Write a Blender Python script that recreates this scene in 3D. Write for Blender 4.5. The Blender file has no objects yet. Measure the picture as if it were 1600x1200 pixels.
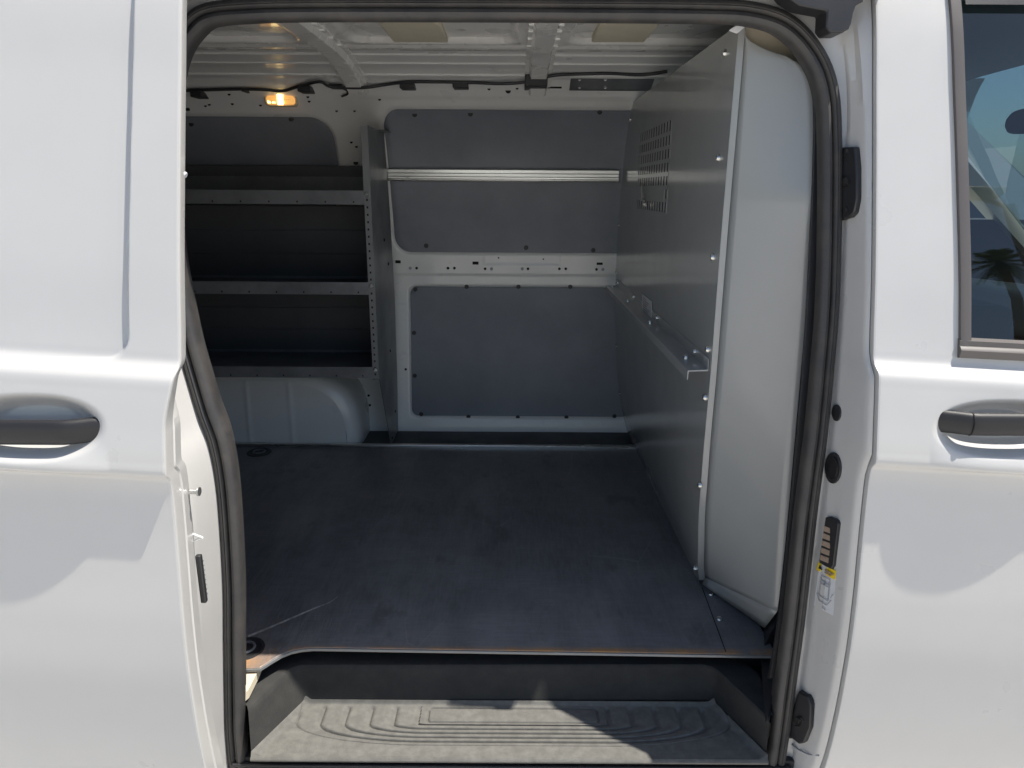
import bpy, math, random
from mathutils import Vector, Matrix
from mathutils.bvhtree import BVHTree
random.seed(11)
S = bpy.context.scene
COL = S.collection
R = math.radians

# ------------------------------------------------------------------ camera
HC = 1.54                                   # lens height above the tarmac
FPX = 1090.0                                # focal length in photograph pixels (1600 wide)
PITCH = math.atan(303.0 / FPX)
ROLL = R(0.35)
fwd = Vector((0, math.cos(PITCH), -math.sin(PITCH)))
up0 = Vector((0, math.sin(PITCH), math.cos(PITCH)))
rt0 = Vector((1, 0, 0))
rt = rt0 * math.cos(ROLL) + up0 * math.sin(ROLL)
up = up0 * math.cos(ROLL) - rt0 * math.sin(ROLL)
cd = bpy.data.cameras.new('camera')
cd.sensor_width = 36.0
cd.lens = FPX / 1600.0 * 36.0
cd.clip_start = 0.02
cd.clip_end = 2000
cam = bpy.data.objects.new('camera', cd)
COL.objects.link(cam)
m = Matrix((rt, up, -fwd)).transposed().to_4x4()
m.translation = (0, 0, HC)
cam.matrix_world = m
S.camera = cam

# ------------------------------------------------------------------ sky, sun, exposure
SUN = Vector((0.40, -0.020, 1.0)).normalized()
world = bpy.data.worlds.new('World')
S.world = world
world.use_nodes = True
wn = world.node_tree.nodes
sky = wn.new('ShaderNodeTexSky')
sky.sky_type = 'NISHITA'
sky.sun_disc = False
sky.sun_elevation = math.asin(SUN.z)
sky.sun_rotation = math.atan2(SUN.x, SUN.y)
sky.air_density = 1.0
sky.dust_density = 1.0
world.node_tree.links.new(sky.outputs[0], wn['Background'].inputs[0])
wn['Background'].inputs[1].default_value = 0.092
sd = bpy.data.lights.new('sun', 'SUN')
sd.energy = 4.9
sd.angle = R(0.53)
sd.color = (1.0, 0.95, 0.87)
sun = bpy.data.objects.new('sun', sd)
COL.objects.link(sun)
sun.rotation_euler = SUN.to_track_quat('Z', 'Y').to_euler()
sun.location = (2, -2, 8)
vs = S.view_settings
vs.view_transform = 'Standard'
vs.look = 'None'
vs.exposure = 0.72
vs.gamma = 1.0
vs.use_curve_mapping = False
S.render.engine = 'CYCLES'
S.cycles.use_denoising = True
S.cycles.max_bounces = 10
S.cycles.diffuse_bounces = 7
S.cycles.glossy_bounces = 5
S.cycles.transparent_max_bounces = 12
S.cycles.sample_clamp_indirect = 8.0

# ------------------------------------------------------------------ measuring helpers (a pixel seen on a known plane)
def ray(px, py):
    return rt * ((px - 800) / FPX) + up * ((600 - py) / FPX) + fwd
CAM = Vector((0, 0, HC))
def atY(px, py, Y):
    d = ray(px, py); return CAM + d * (Y / d.y)
def atZ(px, py, Z):
    d = ray(px, py); return CAM + d * ((Z - HC) / d.z)
def atX(px, py, X):
    d = ray(px, py); return CAM + d * (X / d.x)
def atS(px, py, fn, y0=1.5):
    Y = y0
    for _ in range(60):
        p = atY(px, py, Y); Y = 0.5 * Y + 0.5 * fn(p.z)
    return atY(px, py, Y)

def pchip(pts):
    pts = sorted(pts)
    xs = [p[0] for p in pts]; ys = [p[1] for p in pts]; n = len(xs)
    h = [xs[i+1]-xs[i] for i in range(n-1)]
    d = [(ys[i+1]-ys[i])/h[i] for i in range(n-1)]
    m = [d[0]] + [0]*(n-2) + [d[-1]]
    for i in range(1, n-1):
        if d[i-1]*d[i] > 0:
            w1 = 2*h[i]+h[i-1]; w2 = h[i]+2*h[i-1]
            m[i] = (w1+w2)/(w1/d[i-1]+w2/d[i])
    def f(x):
        if x <= xs[0]: return ys[0] + m[0]*(x-xs[0])
        if x >= xs[-1]: return ys[-1] + m[-1]*(x-xs[-1])
        lo, hi = 0, n-1
        while hi-lo > 1:
            md = (lo+hi)//2
            if xs[md] <= x: lo = md
            else: hi = md
        t = (x-xs[lo])/h[lo]
        return ((2*t**3-3*t*t+1)*ys[lo] + (t**3-2*t*t+t)*h[lo]*m[lo]
                + (-2*t**3+3*t*t)*ys[lo+1] + (t**3-t*t)*h[lo]*m[lo+1])
    return f
def lin(pts):
    pts = sorted(pts)
    def f(x):
        if x <= pts[0][0]: return pts[0][1]
        for (a, b), (c, d) in zip(pts, pts[1:]):
            if x <= c: return b + (d-b)*(x-a)/(c-a)
        return pts[-1][1]
    return f
def smooth(a, b, x):
    t = max(0.0, min(1.0, (x-a)/(b-a))); return t*t*(3-2*t)
def rng(a, b, n):
    return [a + (b-a)*i/n for i in range(n+1)]
def merge(*ls):
    out = []
    for v in sorted(v for l in ls for v in l):
        if not out or v - out[-1] > 1e-4: out.append(v)
    return out
def sdbox(x, y, x0, x1, y0, y1, r):
    qx = abs(x-(x0+x1)/2) - (x1-x0)/2 + r
    qy = abs(y-(y0+y1)/2) - (y1-y0)/2 + r
    return math.hypot(max(qx, 0), max(qy, 0)) + min(max(qx, qy), 0) - r

# ------------------------------------------------------------------ materials
MATS = {}
def mat(name, base, rough=0.5, metal=0.0, coat=0.0, spec=0.5, tint=None, tint_scale=6.0, tint_amt=0.0,
        bump_scale=0.0, bump=0.0, rough_var=0.0, stretch=(1, 1, 1), aniso=None):
    M = bpy.data.materials.new(name); M.use_nodes = True
    nt = M.node_tree; N = nt.nodes; L = nt.links
    b = N['Principled BSDF']
    b.inputs['Base Color'].default_value = (*base, 1)
    b.inputs['Roughness'].default_value = rough
    b.inputs['Metallic'].default_value = metal
    b.inputs['Coat Weight'].default_value = coat
    b.inputs['Coat Roughness'].default_value = 0.04
    b.inputs['Specular IOR Level'].default_value = spec
    tc = N.new('ShaderNodeTexCoord')
    mp = N.new('ShaderNodeMapping'); mp.inputs['Scale'].default_value = stretch
    L.new(tc.outputs['Object'], mp.inputs['Vector'])
    if tint is not None:
        nz = N.new('ShaderNodeTexNoise'); nz.inputs['Scale'].default_value = tint_scale
        nz.inputs['Detail'].default_value = 6; nz.inputs['Roughness'].default_value = 0.65
        L.new(mp.outputs[0], nz.inputs['Vector'])
        cr = N.new('ShaderNodeValToRGB'); cr.color_ramp.elements[0].position = 0.38; cr.color_ramp.elements[1].position = 0.68
        L.new(nz.outputs[0], cr.inputs[0])
        mu = N.new('ShaderNodeMath'); mu.operation = 'MULTIPLY'; mu.inputs[1].default_value = tint_amt
        L.new(cr.outputs[0], mu.inputs[0])
        mx = N.new('ShaderNodeMix'); mx.data_type = 'RGBA'
        mx.inputs['A'].default_value = (*base, 1); mx.inputs['B'].default_value = (*tint, 1)
        L.new(mu.outputs[0], mx.inputs['Factor']); L.new(mx.outputs['Result'], b.inputs['Base Color'])
    if rough_var:
        n2 = N.new('ShaderNodeTexNoise'); n2.inputs['Scale'].default_value = 9; n2.inputs['Detail'].default_value = 7
        L.new(mp.outputs[0], n2.inputs['Vector'])
        mr = N.new('ShaderNodeMapRange'); mr.inputs['From Min'].default_value = 0.3; mr.inputs['From Max'].default_value = 0.7
        mr.inputs['To Min'].default_value = max(0.02, rough-rough_var); mr.inputs['To Max'].default_value = rough+rough_var
        L.new(n2.outputs[0], mr.inputs['Value']); L.new(mr.outputs[0], b.inputs['Roughness'])
    if bump:
        n3 = N.new('ShaderNodeTexNoise'); n3.inputs['Scale'].default_value = bump_scale; n3.inputs['Detail'].default_value = 3
        L.new(mp.outputs[0], n3.inputs['Vector'])
        bp = N.new('ShaderNodeBump'); bp.inputs['Strength'].default_value = bump; bp.inputs['Distance'].default_value = 0.002
        L.new(n3.outputs[0], bp.inputs['Height']); L.new(bp.outputs[0], b.inputs['Normal'])
    MATS[name] = M
    return M
mat('white_paint_dimmed', (0.485, 0.478, 0.465), 0.34, coat=0.7, tint=(0.44, 0.433, 0.418), tint_scale=5, tint_amt=0.30, rough_var=0.07, bump_scale=260, bump=0.010)  # van white darkened for the bright outside, paired with a lighter copy inside
mat('white_paint_lifted', (0.80, 0.80, 0.78), 0.34, coat=0.4, tint=(0.72, 0.72, 0.695), tint_scale=5, tint_amt=0.4, bump_scale=14, bump=0.05, rough_var=0.08)  # same van white, raised in colour to make up for the dim interior
mat('roof_white_lifted', (0.82, 0.81, 0.78), 0.28, coat=0.5, tint=(0.68, 0.67, 0.64), tint_scale=5, tint_amt=0.4, bump_scale=9, bump=0.05, rough_var=0.1)  # inside roof, the van white raised in colour like the walls
mat('cream_paint', (0.62, 0.55, 0.42), 0.55, tint=(0.5, 0.44, 0.33), tint_amt=0.5)
mat('lining', (0.215, 0.230, 0.262), 0.48, tint=(0.165, 0.178, 0.205), tint_scale=4, tint_amt=0.8, bump_scale=500, bump=0.12, rough_var=0.06)
mat('partition_steel', (0.285, 0.295, 0.295), 0.50, metal=0.0, coat=1.0, tint=(0.25, 0.258, 0.258), tint_scale=3, tint_amt=0.4, rough_var=0.05)
MATS['partition_steel'].node_tree.nodes['Principled BSDF'].inputs['Coat Roughness'].default_value = 0.13
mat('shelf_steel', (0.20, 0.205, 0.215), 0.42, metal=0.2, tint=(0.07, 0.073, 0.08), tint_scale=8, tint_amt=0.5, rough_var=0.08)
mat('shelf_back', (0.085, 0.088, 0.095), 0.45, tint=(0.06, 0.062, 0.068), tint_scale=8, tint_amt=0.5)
mat('upright_steel', (0.21, 0.22, 0.225), 0.40, metal=0.3, tint=(0.15, 0.155, 0.16), tint_scale=8, tint_amt=0.5, rough_var=0.08)
mat('zinc', (0.62, 0.62, 0.60), 0.28, metal=0.9, rough_var=0.08)
mat('aluminium', (0.72, 0.71, 0.68), 0.30, metal=0.95, tint=(0.55, 0.54, 0.51), tint_scale=12, tint_amt=0.5, rough_var=0.1, stretch=(0.3, 1, 4))
mat('rubber', (0.034, 0.033, 0.034), 0.55, tint=(0.075, 0.068, 0.060), tint_scale=18, tint_amt=0.6, bump_scale=120, bump=0.15, rough_var=0.1)
mat('black_plastic', (0.022, 0.022, 0.024), 0.45, bump_scale=700, bump=0.2, rough_var=0.08)
mat('handle_plastic', (0.013, 0.0125, 0.014), 0.50, bump_scale=900, bump=0.15)
mat('trim_plastic', (0.10, 0.090, 0.085), 0.38, rough_var=0.08, tint=(0.10, 0.09, 0.085), tint_amt=0.4)
mat('step_plastic_sunlit', (0.115, 0.112, 0.103), 0.8, spec=0.2, tint=(0.185, 0.180, 0.164), tint_scale=45, tint_amt=0.6, bump_scale=650, bump=0.5, rough_var=0.06)  # same plastic as the well, lightened in colour to read as sunlit
mat('step_plastic_shaded', (0.034, 0.0338, 0.033), 0.75, spec=0.18, tint=(0.050, 0.049, 0.046), tint_scale=30, tint_amt=0.6, bump_scale=650, bump=0.5, rough_var=0.06)  # same plastic as the tread, darkened in colour to read as shade
mat('hole_dark', (0.008, 0.008, 0.008), 0.8)
mat('paper', (0.62, 0.63, 0.65), 0.5)
mat('print_blue', (0.16, 0.20, 0.30), 0.6)
mat('print_grey', (0.33, 0.34, 0.37), 0.6)
mat('yellow_print', (0.80, 0.58, 0.02), 0.5)
mat('copper_pad', (0.34, 0.26, 0.20), 0.45, metal=0.2, tint=(0.22, 0.16, 0.12), tint_scale=120, tint_amt=0.6)
mat('damping_pad', (0.66, 0.61, 0.48), 0.75, tint=(0.58, 0.53, 0.41), tint_scale=15, tint_amt=0.6)
mat('seat_cloth', (0.010, 0.010, 0.011), 0.9, bump_scale=350, bump=0.6)
mat('cab_plastic', (0.010, 0.010, 0.011), 0.75)
mat('headliner', (0.36, 0.37, 0.36), 0.9)
mat('pole_metal', (0.13, 0.125, 0.12), 0.55, tint=(0.09, 0.085, 0.08), tint_amt=0.5)
mat('bark', (0.12, 0.09, 0.06), 0.9, bump_scale=40, bump=0.6)
mat('leaf', (0.06, 0.10, 0.03), 0.6, tint=(0.10, 0.11, 0.03), tint_scale=1.2, tint_amt=0.7)
mat('tyre', (0.02, 0.02, 0.02), 0.85)
mat('dark_glass', (0.01, 0.012, 0.014), 0.05)
mat('lamp_clear', (0.75, 0.77, 0.8), 0.1)
mat('concrete', (0.52, 0.50, 0.47), 0.85, tint=(0.44, 0.425, 0.40), tint_scale=0.8, tint_amt=0.7, bump_scale=60, bump=0.3)

def glass(name, tint):
    M = bpy.data.materials.new(name); M.use_nodes = True
    nt = M.node_tree; N = nt.nodes; L = nt.links
    N.remove(N['Principled BSDF'])
    tr = N.new('ShaderNodeBsdfTransparent'); tr.inputs[0].default_value = (*tint, 1)
    gl = N.new('ShaderNodeBsdfGlossy'); gl.inputs['Roughness'].default_value = 0.0
    fr = N.new('ShaderNodeFresnel'); fr.inputs[0].default_value = 1.85
    mx = N.new('ShaderNodeMixShader')
    L.new(fr.outputs[0], mx.inputs[0]); L.new(tr.outputs[0], mx.inputs[1]); L.new(gl.outputs[0], mx.inputs[2])
    L.new(mx.outputs[0], N['Material Output'].inputs[0])
    MATS[name] = M
glass('window_glass', (0.38, 0.49, 0.53))

def emit(name, col, strength):
    M = bpy.data.materials.new(name); M.use_nodes = True
    nt = M.node_tree; N = nt.nodes; L = nt.links
    b = N['Principled BSDF']; b.inputs['Base Color'].default_value = (*col, 1); b.inputs['Roughness'].default_value = 0.2
    b.inputs['Emission Color'].default_value = (*col, 1); b.inputs['Emission Strength'].default_value = strength
    MATS[name] = M
emit('amber_lens', (1.0, 0.52, 0.15), 0.42)
emit('bulb', (1.0, 0.72, 0.30), 2.2)

def floor_mat():
    M = bpy.data.materials.new('floor_board'); M.use_nodes = True
    nt = M.node_tree; N = nt.nodes; L = nt.links
    b = N['Principled BSDF']
    tc = N.new('ShaderNodeTexCoord')
    def noise(scale, detail, stretch=(1, 1, 1), rough=0.6):
        mp = N.new('ShaderNodeMapping'); mp.inputs['Scale'].default_value = stretch
        L.new(tc.outputs['Object'], mp.inputs[0])
        n = N.new('ShaderNodeTexNoise'); n.inputs['Scale'].default_value = scale
        n.inputs['Detail'].default_value = detail; n.inputs['Roughness'].default_value = rough
        L.new(mp.outputs[0], n.inputs['Vector']); return n
    def ramp(src, a, c):
        r = N.new('ShaderNodeMapRange'); r.inputs['From Min'].default_value = a; r.inputs['From Max'].default_value = c
        L.new(src, r.inputs['Value']); return r.outputs[0]
    def mix(fac, A, B):
        x = N.new('ShaderNodeMix'); x.data_type = 'RGBA'
        if isinstance(fac, float): x.inputs['Factor'].default_value = fac
        else: L.new(fac, x.inputs['Factor'])
        for s, v in (('A', A), ('B', B)):
            if isinstance(v, tuple): x.inputs[s].default_value = (*v, 1)
            else: L.new(v, x.inputs[s])
        return x.outputs['Result']
    def mul(a, c):
        x = N.new('ShaderNodeMath'); x.operation = 'MULTIPLY'
        L.new(a, x.inputs[0])
        if isinstance(c, float): x.inputs[1].default_value = c
        else: L.new(c, x.inputs[1])
        return x.outputs[0]
    dust = ramp(noise(2.6, 10, (1, 1, 1), 0.7).outputs[0], 0.40, 0.68)
    grain = ramp(noise(160, 3, (1, 0.10, 1)).outputs[0], 0.35, 0.65)
    grain2 = ramp(noise(160, 3, (0.10, 1, 1)).outputs[0], 0.35, 0.65)
    col = mix(mul(dust, 0.9), (0.090, 0.092, 0.098), (0.230, 0.231, 0.235))
    col = mix(mul(grain, 0.45), col, (0.19, 0.195, 0.21))
    col = mix(mul(grain2, 0.25), col, (0.068, 0.072, 0.082))
    # long thin scuffs
    wv = N.new('ShaderNodeTexVoronoi'); wv.feature = 'DISTANCE_TO_EDGE'; wv.inputs['Scale'].default_value = 3.1
    nd = noise(1.3, 2)
    mp = N.new('ShaderNodeMapping'); mp.inputs['Rotation'].default_value = (0, 0, 0.6); mp.inputs['Scale'].default_value = (1.6, 0.7, 1)
    ad = N.new('ShaderNodeMix'); ad.data_type = 'VECTOR'; ad.inputs['Factor'].default_value = 0.12
    L.new(tc.outputs['Object'], ad.inputs['A']); L.new(nd.outputs['Color'], ad.inputs['B'])
    L.new(ad.outputs['Result'], mp.inputs[0]); L.new(mp.outputs[0], wv.inputs['Vector'])
    ln = N.new('ShaderNodeMath'); ln.operation = 'LESS_THAN'; ln.inputs[1].default_value = 0.004
    L.new(wv.outputs['Distance'], ln.inputs[0])
    gate = ramp(noise(3.7, 2).outputs[0], 0.48, 0.62)
    col = mix(mul(mul(ln.outputs[0], gate), 0.28), col, (0.30, 0.30, 0.305))
    smear = ramp(noise(5.0, 7, (1.0, 0.28, 1), 0.7).outputs[0], 0.50, 0.74)
    col = mix(mul(smear, 0.55), col, (0.27, 0.268, 0.262))
    dark = ramp(noise(11.0, 5, (1, 0.6, 1)).outputs[0], 0.60, 0.70)
    col = mix(mul(dark, 0.5), col, (0.055, 0.056, 0.060))
    # small pale specks of dirt
    sp = ramp(noise(70, 2).outputs[0], 0.74, 0.80)
    col = mix(mul(sp, 0.5), col, (0.16, 0.155, 0.15))
    # worn front edge, bare plywood showing in patches
    sx = N.new('ShaderNodeSeparateXYZ'); L.new(tc.outputs['Object'], sx.inputs[0])
    band = N.new('ShaderNodeMapRange'); band.inputs['From Min'].default_value = 1.412; band.inputs['From Max'].default_value = 1.397
    L.new(sx.outputs['Y'], band.inputs['Value'])
    wear = ramp(noise(9, 6, (1, 0.4, 1)).outputs[0], 0.36, 0.60)
    col = mix(mul(band.outputs[0], wear), col, (0.42, 0.22, 0.085))
    L.new(col, b.inputs['Base Color'])
    rr = N.new('ShaderNodeMapRange'); rr.inputs['To Min'].default_value = 0.30; rr.inputs['To Max'].default_value = 0.48
    L.new(dust, rr.inputs['Value']); L.new(rr.outputs[0], b.inputs['Roughness'])
    bp = N.new('ShaderNodeBump'); bp.inputs['Strength'].default_value = 0.25; bp.inputs['Distance'].default_value = 0.001
    L.new(grain, bp.inputs['Height']); L.new(bp.outputs[0], b.inputs['Normal'])
    MATS['floor_board'] = M
floor_mat()

# ------------------------------------------------------------------ mesh builder
class MB:
    def __init__(s): s.v = []; s.f = []
    def add(s, vs_, fs):
        k = len(s.v); s.v += [tuple(p) for p in vs_]; s.f += [tuple(i+k for i in f) for f in fs]; return k
    def box(s, x0, x1, y0, y1, z0, z1):
        s.add([(x0,y0,z0),(x1,y0,z0),(x1,y1,z0),(x0,y1,z0),(x0,y0,z1),(x1,y0,z1),(x1,y1,z1),(x0,y1,z1)],
              [(0,3,2,1),(4,5,6,7),(0,1,5,4),(1,2,6,5),(2,3,7,6),(3,0,4,7)])
    def grid(s, us, vs_, fn, skip=None, flip=False):
        nu, nv = len(us), len(vs_)
        k = s.add([fn(u, v) for v in vs_ for u in us], [])
        for j in range(nv-1):
            for i in range(nu-1):
                if skip and skip(0.5*(us[i]+us[i+1]), 0.5*(vs_[j]+vs_[j+1])): continue
                a = k+j*nu+i; q = (a, a+1, a+nu+1, a+nu)
                s.f.append(q[::-1] if flip else q)
    def loft(s, rings, closed=True, caps=False, flip=False):
        n = len(rings[0]); k = s.add([p for r in rings for p in r], [])
        for j in range(len(rings)-1):
            for i in range(n if closed else n-1):
                a = k+j*n+i; b = k+j*n+(i+1) % n
                q = (a, b, b+n, a+n); s.f.append(q[::-1] if flip else q)
        if caps:
            s.f.append(tuple(range(k, k+n))[::-1]); e = k+(len(rings)-1)*n
            s.f.append(tuple(range(e, e+n)))
    def tube(s, pts, r, n=8, caps=True):
        pts = [Vector(p) for p in pts]; rings = []
        for i, p in enumerate(pts):
            t = (pts[min(i+1, len(pts)-1)] - pts[max(i-1, 0)]).normalized()
            a = t.cross(Vector((0, 0, 1)));
            if a.length < 1e-3: a = t.cross(Vector((0, 1, 0)))
            a.normalize(); b = t.cross(a)
            rr = r[i] if isinstance(r, (list, tuple)) else r
            rings.append([p + (a*math.cos(2*math.pi*k/n) + b*math.sin(2*math.pi*k/n))*rr for k in range(n)])
        s.loft(rings, True, caps)
    def slab(s, poly, off):
        """closed polygon of 3-D points given thickness along vector off"""
        n = len(poly); o = Vector(off); a = [Vector(p) for p in poly]; b = [p+o for p in a]
        k = s.add(a+b, []); s.f.append(tuple(range(k, k+n))); s.f.append(tuple(range(k+n, k+2*n))[::-1])
        for i in range(n):
            j = (i+1) % n; s.f.append((k+i, k+n+i, k+n+j, k+j))
    def build(s, name, mname, parent=None, smooth_angle=None, bevel=0.0, segs=2, solid=0.0):
        me = bpy.data.meshes.new(name); me.from_pydata(s.v, [], s.f); me.update(); me.validate()
        me.materials.append(MATS[mname])
        o = bpy.data.objects.new(name, me); COL.objects.link(o)
        if smooth_angle:
            me.shade_smooth(); me.set_sharp_from_angle(angle=R(smooth_angle))
        if solid:
            md = o.modifiers.new('thick', 'SOLIDIFY'); md.thickness = solid; md.offset = -1
        if bevel:
            md = o.modifiers.new('bevel', 'BEVEL'); md.width = bevel; md.segments = segs; md.limit_method = 'ANGLE'; md.angle_limit = R(40)
            if not smooth_angle:
                me.shade_smooth(); me.set_sharp_from_angle(angle=R(35))
        if parent: adopt(o, parent)
        return o
def adopt(o, parent):
    o.parent = parent
    p = parent; T = Matrix.Identity(4)
    while p is not None:
        T = p.matrix_basis if p.parent is None else T
        p = p.parent
    # every mesh is modelled in world coordinates; undo the location of the root Empty and of a copied piece
    o.matrix_parent_inverse = parent_world(parent).inverted()
def parent_world(o):
    if o.parent is None: return o.matrix_basis.copy()
    return parent_world(o.parent) @ o.matrix_parent_inverse @ o.matrix_basis
def thing(name, label, cat, loc=(0, 0, 0), group=None):
    o = bpy.data.objects.new(name, None); COL.objects.link(o); o.location = loc
    o.matrix_basis = Matrix.Translation(Vector(loc))
    o.empty_display_size = 0.1
    o['label'] = label; o['category'] = cat
    if group: o['group'] = group
    return o
SH = {}
def stud(name, loc, nrm, r, h, mname, parent, n=12, dome=True, flat=False):
    """a small round head (screw, plug, bolt) sharing mesh data between alike pieces"""
    key = (name, round(r, 4), round(h, 4), mname, n, flat)
    if key not in SH:
        mb = MB()
        prof = [(r, 0), (r, h*0.55), (r*0.78, h), (r*0.0001, h*1.04)] if dome else [(r, 0), (r, h), (0.0001, h)]
        if flat: prof = [(r, 0), (r, h), (r*0.62, h), (r*0.55, h*0.45), (0.0001, h*0.45)]
        rings = [[(q*math.cos(2*math.pi*k/n), q*math.sin(2*math.pi*k/n), z) for k in range(n)] for q, z in prof]
        mb.loft(rings, True, False)
        o = mb.build(name, mname, None, 40); SH[key] = o.data
    else:
        o = bpy.data.objects.new(name, SH[key]); COL.objects.link(o)
    q = Vector(nrm).to_track_quat('Z', 'Y')
    o.matrix_basis = Matrix.Translation(Vector(loc)) @ q.to_matrix().to_4x4()
    if parent: adopt(o, parent)
    return o
def bvh(o):
    me = o.data
    return BVHTree.FromPolygons([v.co[:] for v in me.vertices], [p.vertices[:] for p in me.polygons])
def hit(tree, px, py):
    d = ray(px, py).normalized()
    loc, nrm, i, dist = tree.ray_cast(CAM, d)
    if loc is None: return None, None
    if nrm.dot(d) > 0: nrm = -nrm
    return loc, nrm
def catmull(pts, per=6, closed=True):
    n = len(pts); out = []
    pts = [Vector(p) for p in pts]
    rngi = range(n) if closed else range(n-1)
    for i in rngi:
        p0 = pts[(i-1) % n] if closed or i > 0 else pts[i]
        p1 = pts[i]; p2 = pts[(i+1) % n]
        p3 = pts[(i+2) % n] if closed or i+2 < n else p2
        for k in range(per):
            t = k/per
            out.append(0.5*((2*p1)+(p2-p0)*t+(2*p0-5*p1+4*p2-p3)*t*t+(3*p1-p0-3*p2+p3)*t**3))
    if not closed: out.append(pts[-1])
    return out

# ------------------------------------------------------------------ section curves of the van
# outer skin: depth Y at height z (the near side; the far side mirrors it)
SKIN = pchip([(0.25, 1.225), (0.32, 1.19), (0.425, 1.158), (0.5, 1.147), (0.6, 1.139), (0.7, 1.1365), (0.8, 1.141), (0.9, 1.1505),
              (1.0, 1.1600), (1.04, 1.1625), (1.062, 1.1610), (1.072, 1.1555), (1.078, 1.1500), (1.084, 1.1492), (1.10, 1.1520), (1.15, 1.163),
              (1.21, 1.1765), (1.229, 1.1815), (1.236, 1.1865), (1.249, 1.2035), (1.256, 1.2085), (1.27, 1.2125), (1.40, 1.243), (1.54, 1.281),
              (1.70, 1.327), (1.865, 1.378), (1.93, 1.41), (1.965, 1.45), (1.985, 1.51)])
YMID = 2.125
FLANGE = pchip([(0.25, 1.25), (0.45, 1.255), (1.05, 1.28), (1.25, 1.31), (1.54, 1.362), (1.75, 1.398), (1.9, 1.42)])
WALL = pchip([(0.45, 2.935), (0.51, 2.94), (0.6, 2.96), (0.9, 3.0), (1.15, 3.03), (1.3, 3.02), (1.5, 2.97), (1.7, 2.90),
              (1.8, 2.83), (1.87, 2.73), (1.92, 2.62), (1.945, 2.52), (1.962, 2.40)])
FLOOR = 0.51
ROOFZ = 1.965
ZB = merge(rng(0.30, 1.04, 60), rng(1.04, 1.10, 36), rng(1.10, 1.225, 26), rng(1.225, 1.265, 30), rng(1.265, 1.93, 70))

# ------------------------------------------------------------------ ground
mb = MB(); mb.add([(-150, -150, 0), (150, -150, 0), (150, 150, 0), (-150, 150, 0)], [(0, 1, 2, 3)])
g = mb.build('ground', 'concrete'); g['kind'] = 'structure'

# ------------------------------------------------------------------ the van
van = thing('cargo_van', 'white cargo van with its side door slid open, seen from the kerb side', 'van', (0, YMID, 0))

# opening path (centre line of the door seal)
SEALPX = [(330, 24), (400, 17), (500, 15), (700, 15), (900, 16), (1100, 18), (1175, 23), (1228, 42), (1268, 85), (1290, 140), (1296, 220), (1296, 350),
          (1292, 480), (1284, 580), (1273, 690), (1260, 790), (1250, 880), (1240, 970), (1228, 1060), (1216, 1150), (1204, 1205), (1170, 1228),
          (1000, 1232), (800, 1230), (600, 1228), (420, 1222), (378, 1195), (369, 1150), (367, 1090), (366, 1000), (365, 900), (357, 770),
          (345, 692), (327, 640), (312, 590), (298, 540), (285, 480), (270, 400), (262, 300), (262, 200), (266, 130), (278, 80), (300, 45)]
path = catmull([atS(x, y, FLANGE, 1.3) for x, y in SEALPX], 6)
for p in path: p.y = FLANGE(p.z)
NP = len(path)
cen = Vector((0, 1.3, 1.1))
def frame(i):
    t = (path[(i+1) % NP] - path[(i-1) % NP]).normalized()
    n = Vector((t.x, 0, t.z)).cross(Vector((0, 1, 0))).normalized()
    if n.dot(Vector((path[i].x, 0, path[i].z-1.1))) < 0: n = -n
    return n
NRM = [frame(i) for i in range(NP)]
OUT = Vector((0, -1, 0))
def sweep(prof, name, mname, parent, ang=35):
    rings = [[path[i % NP] + NRM[i % NP]*a + OUT*b for a, b in prof] for i in range(NP+1)]
    mb = MB(); mb.loft(rings, True, False, True); return mb.build(name, mname, parent, ang)
seal_prof = [(-0.019, -0.012), (-0.0215, 0.002), (-0.0205, 0.012), (-0.016, 0.0195), (-0.009, 0.022), (-0.0035, 0.019), (-0.0015, 0.012),
             (0.000, 0.011), (0.0015, 0.017), (0.006, 0.0205), (0.0075, 0.0185), (0.009, 0.0205), (0.014, 0.0185), (0.0185, 0.012), (0.0205, 0.002), (0.019, -0.012)]
seal = sweep(seal_prof, 'door_seal', 'rubber', van, 40)
seal['label'] = 'black rubber seal round the side door opening'

# painted jamb from the seal out to the skin
def jamb_ring(i):
    p, n = path[i % NP], NRM[i % NP]
    if n.x > 0.02:          # front post and its top corner run out to the edge of the front door
        off = min((0.641-p.x)/n.x, (1.95-p.z)/n.z if n.z > 0.05 else 9.0)
    elif n.z > 0.3:
        off = min(0.13, (1.95-p.z)/n.z)
    else:
        off = 0.022 + 0.03*max(0.0, -n.z)
    if n.z < -0.3: off = min(off, 0.06)
    off = max(off, 0.021)
    q = p + n*off
    ysk = min(SKIN(max(0.28, min(1.96, q.z))) + (0.013 if n.x > 0 else 0.006), p.y-0.004)
    pts = [(0.0, 0.0), (0.35, 0.0), (0.48, 0.06), (0.52, 0.32), (0.68, 0.44), (0.72, 0.86), (0.90, 0.97), (1.0, 1.0)]
    r = []
    for a, t in pts:
        s_ = p + n*(0.012+(off-0.012)*a)
        s_.y = p.y + (ysk-p.y)*t
        r.append(s_)
    return r
rings = [jamb_ring(i) for i in range(NP+1)]
mb = MB(); mb.loft(rings, False, False, True)
jamb = mb.build('door_jamb', 'white_paint_dimmed', van, 50)
jtree = bvh(jamb)
# inside of the pillar frame behind the seal
mb = MB()
mb.loft([[path[i % NP]+NRM[i % NP]*a+OUT*b for a, b in ((-0.013, -0.010), (-0.012, -0.035), (0.006, -0.075), (0.05, -0.095), (0.12, -0.10))] for i in range(NP+1)], False, False)
mb.build('inner_frame', 'rubber', van, 60)

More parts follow.
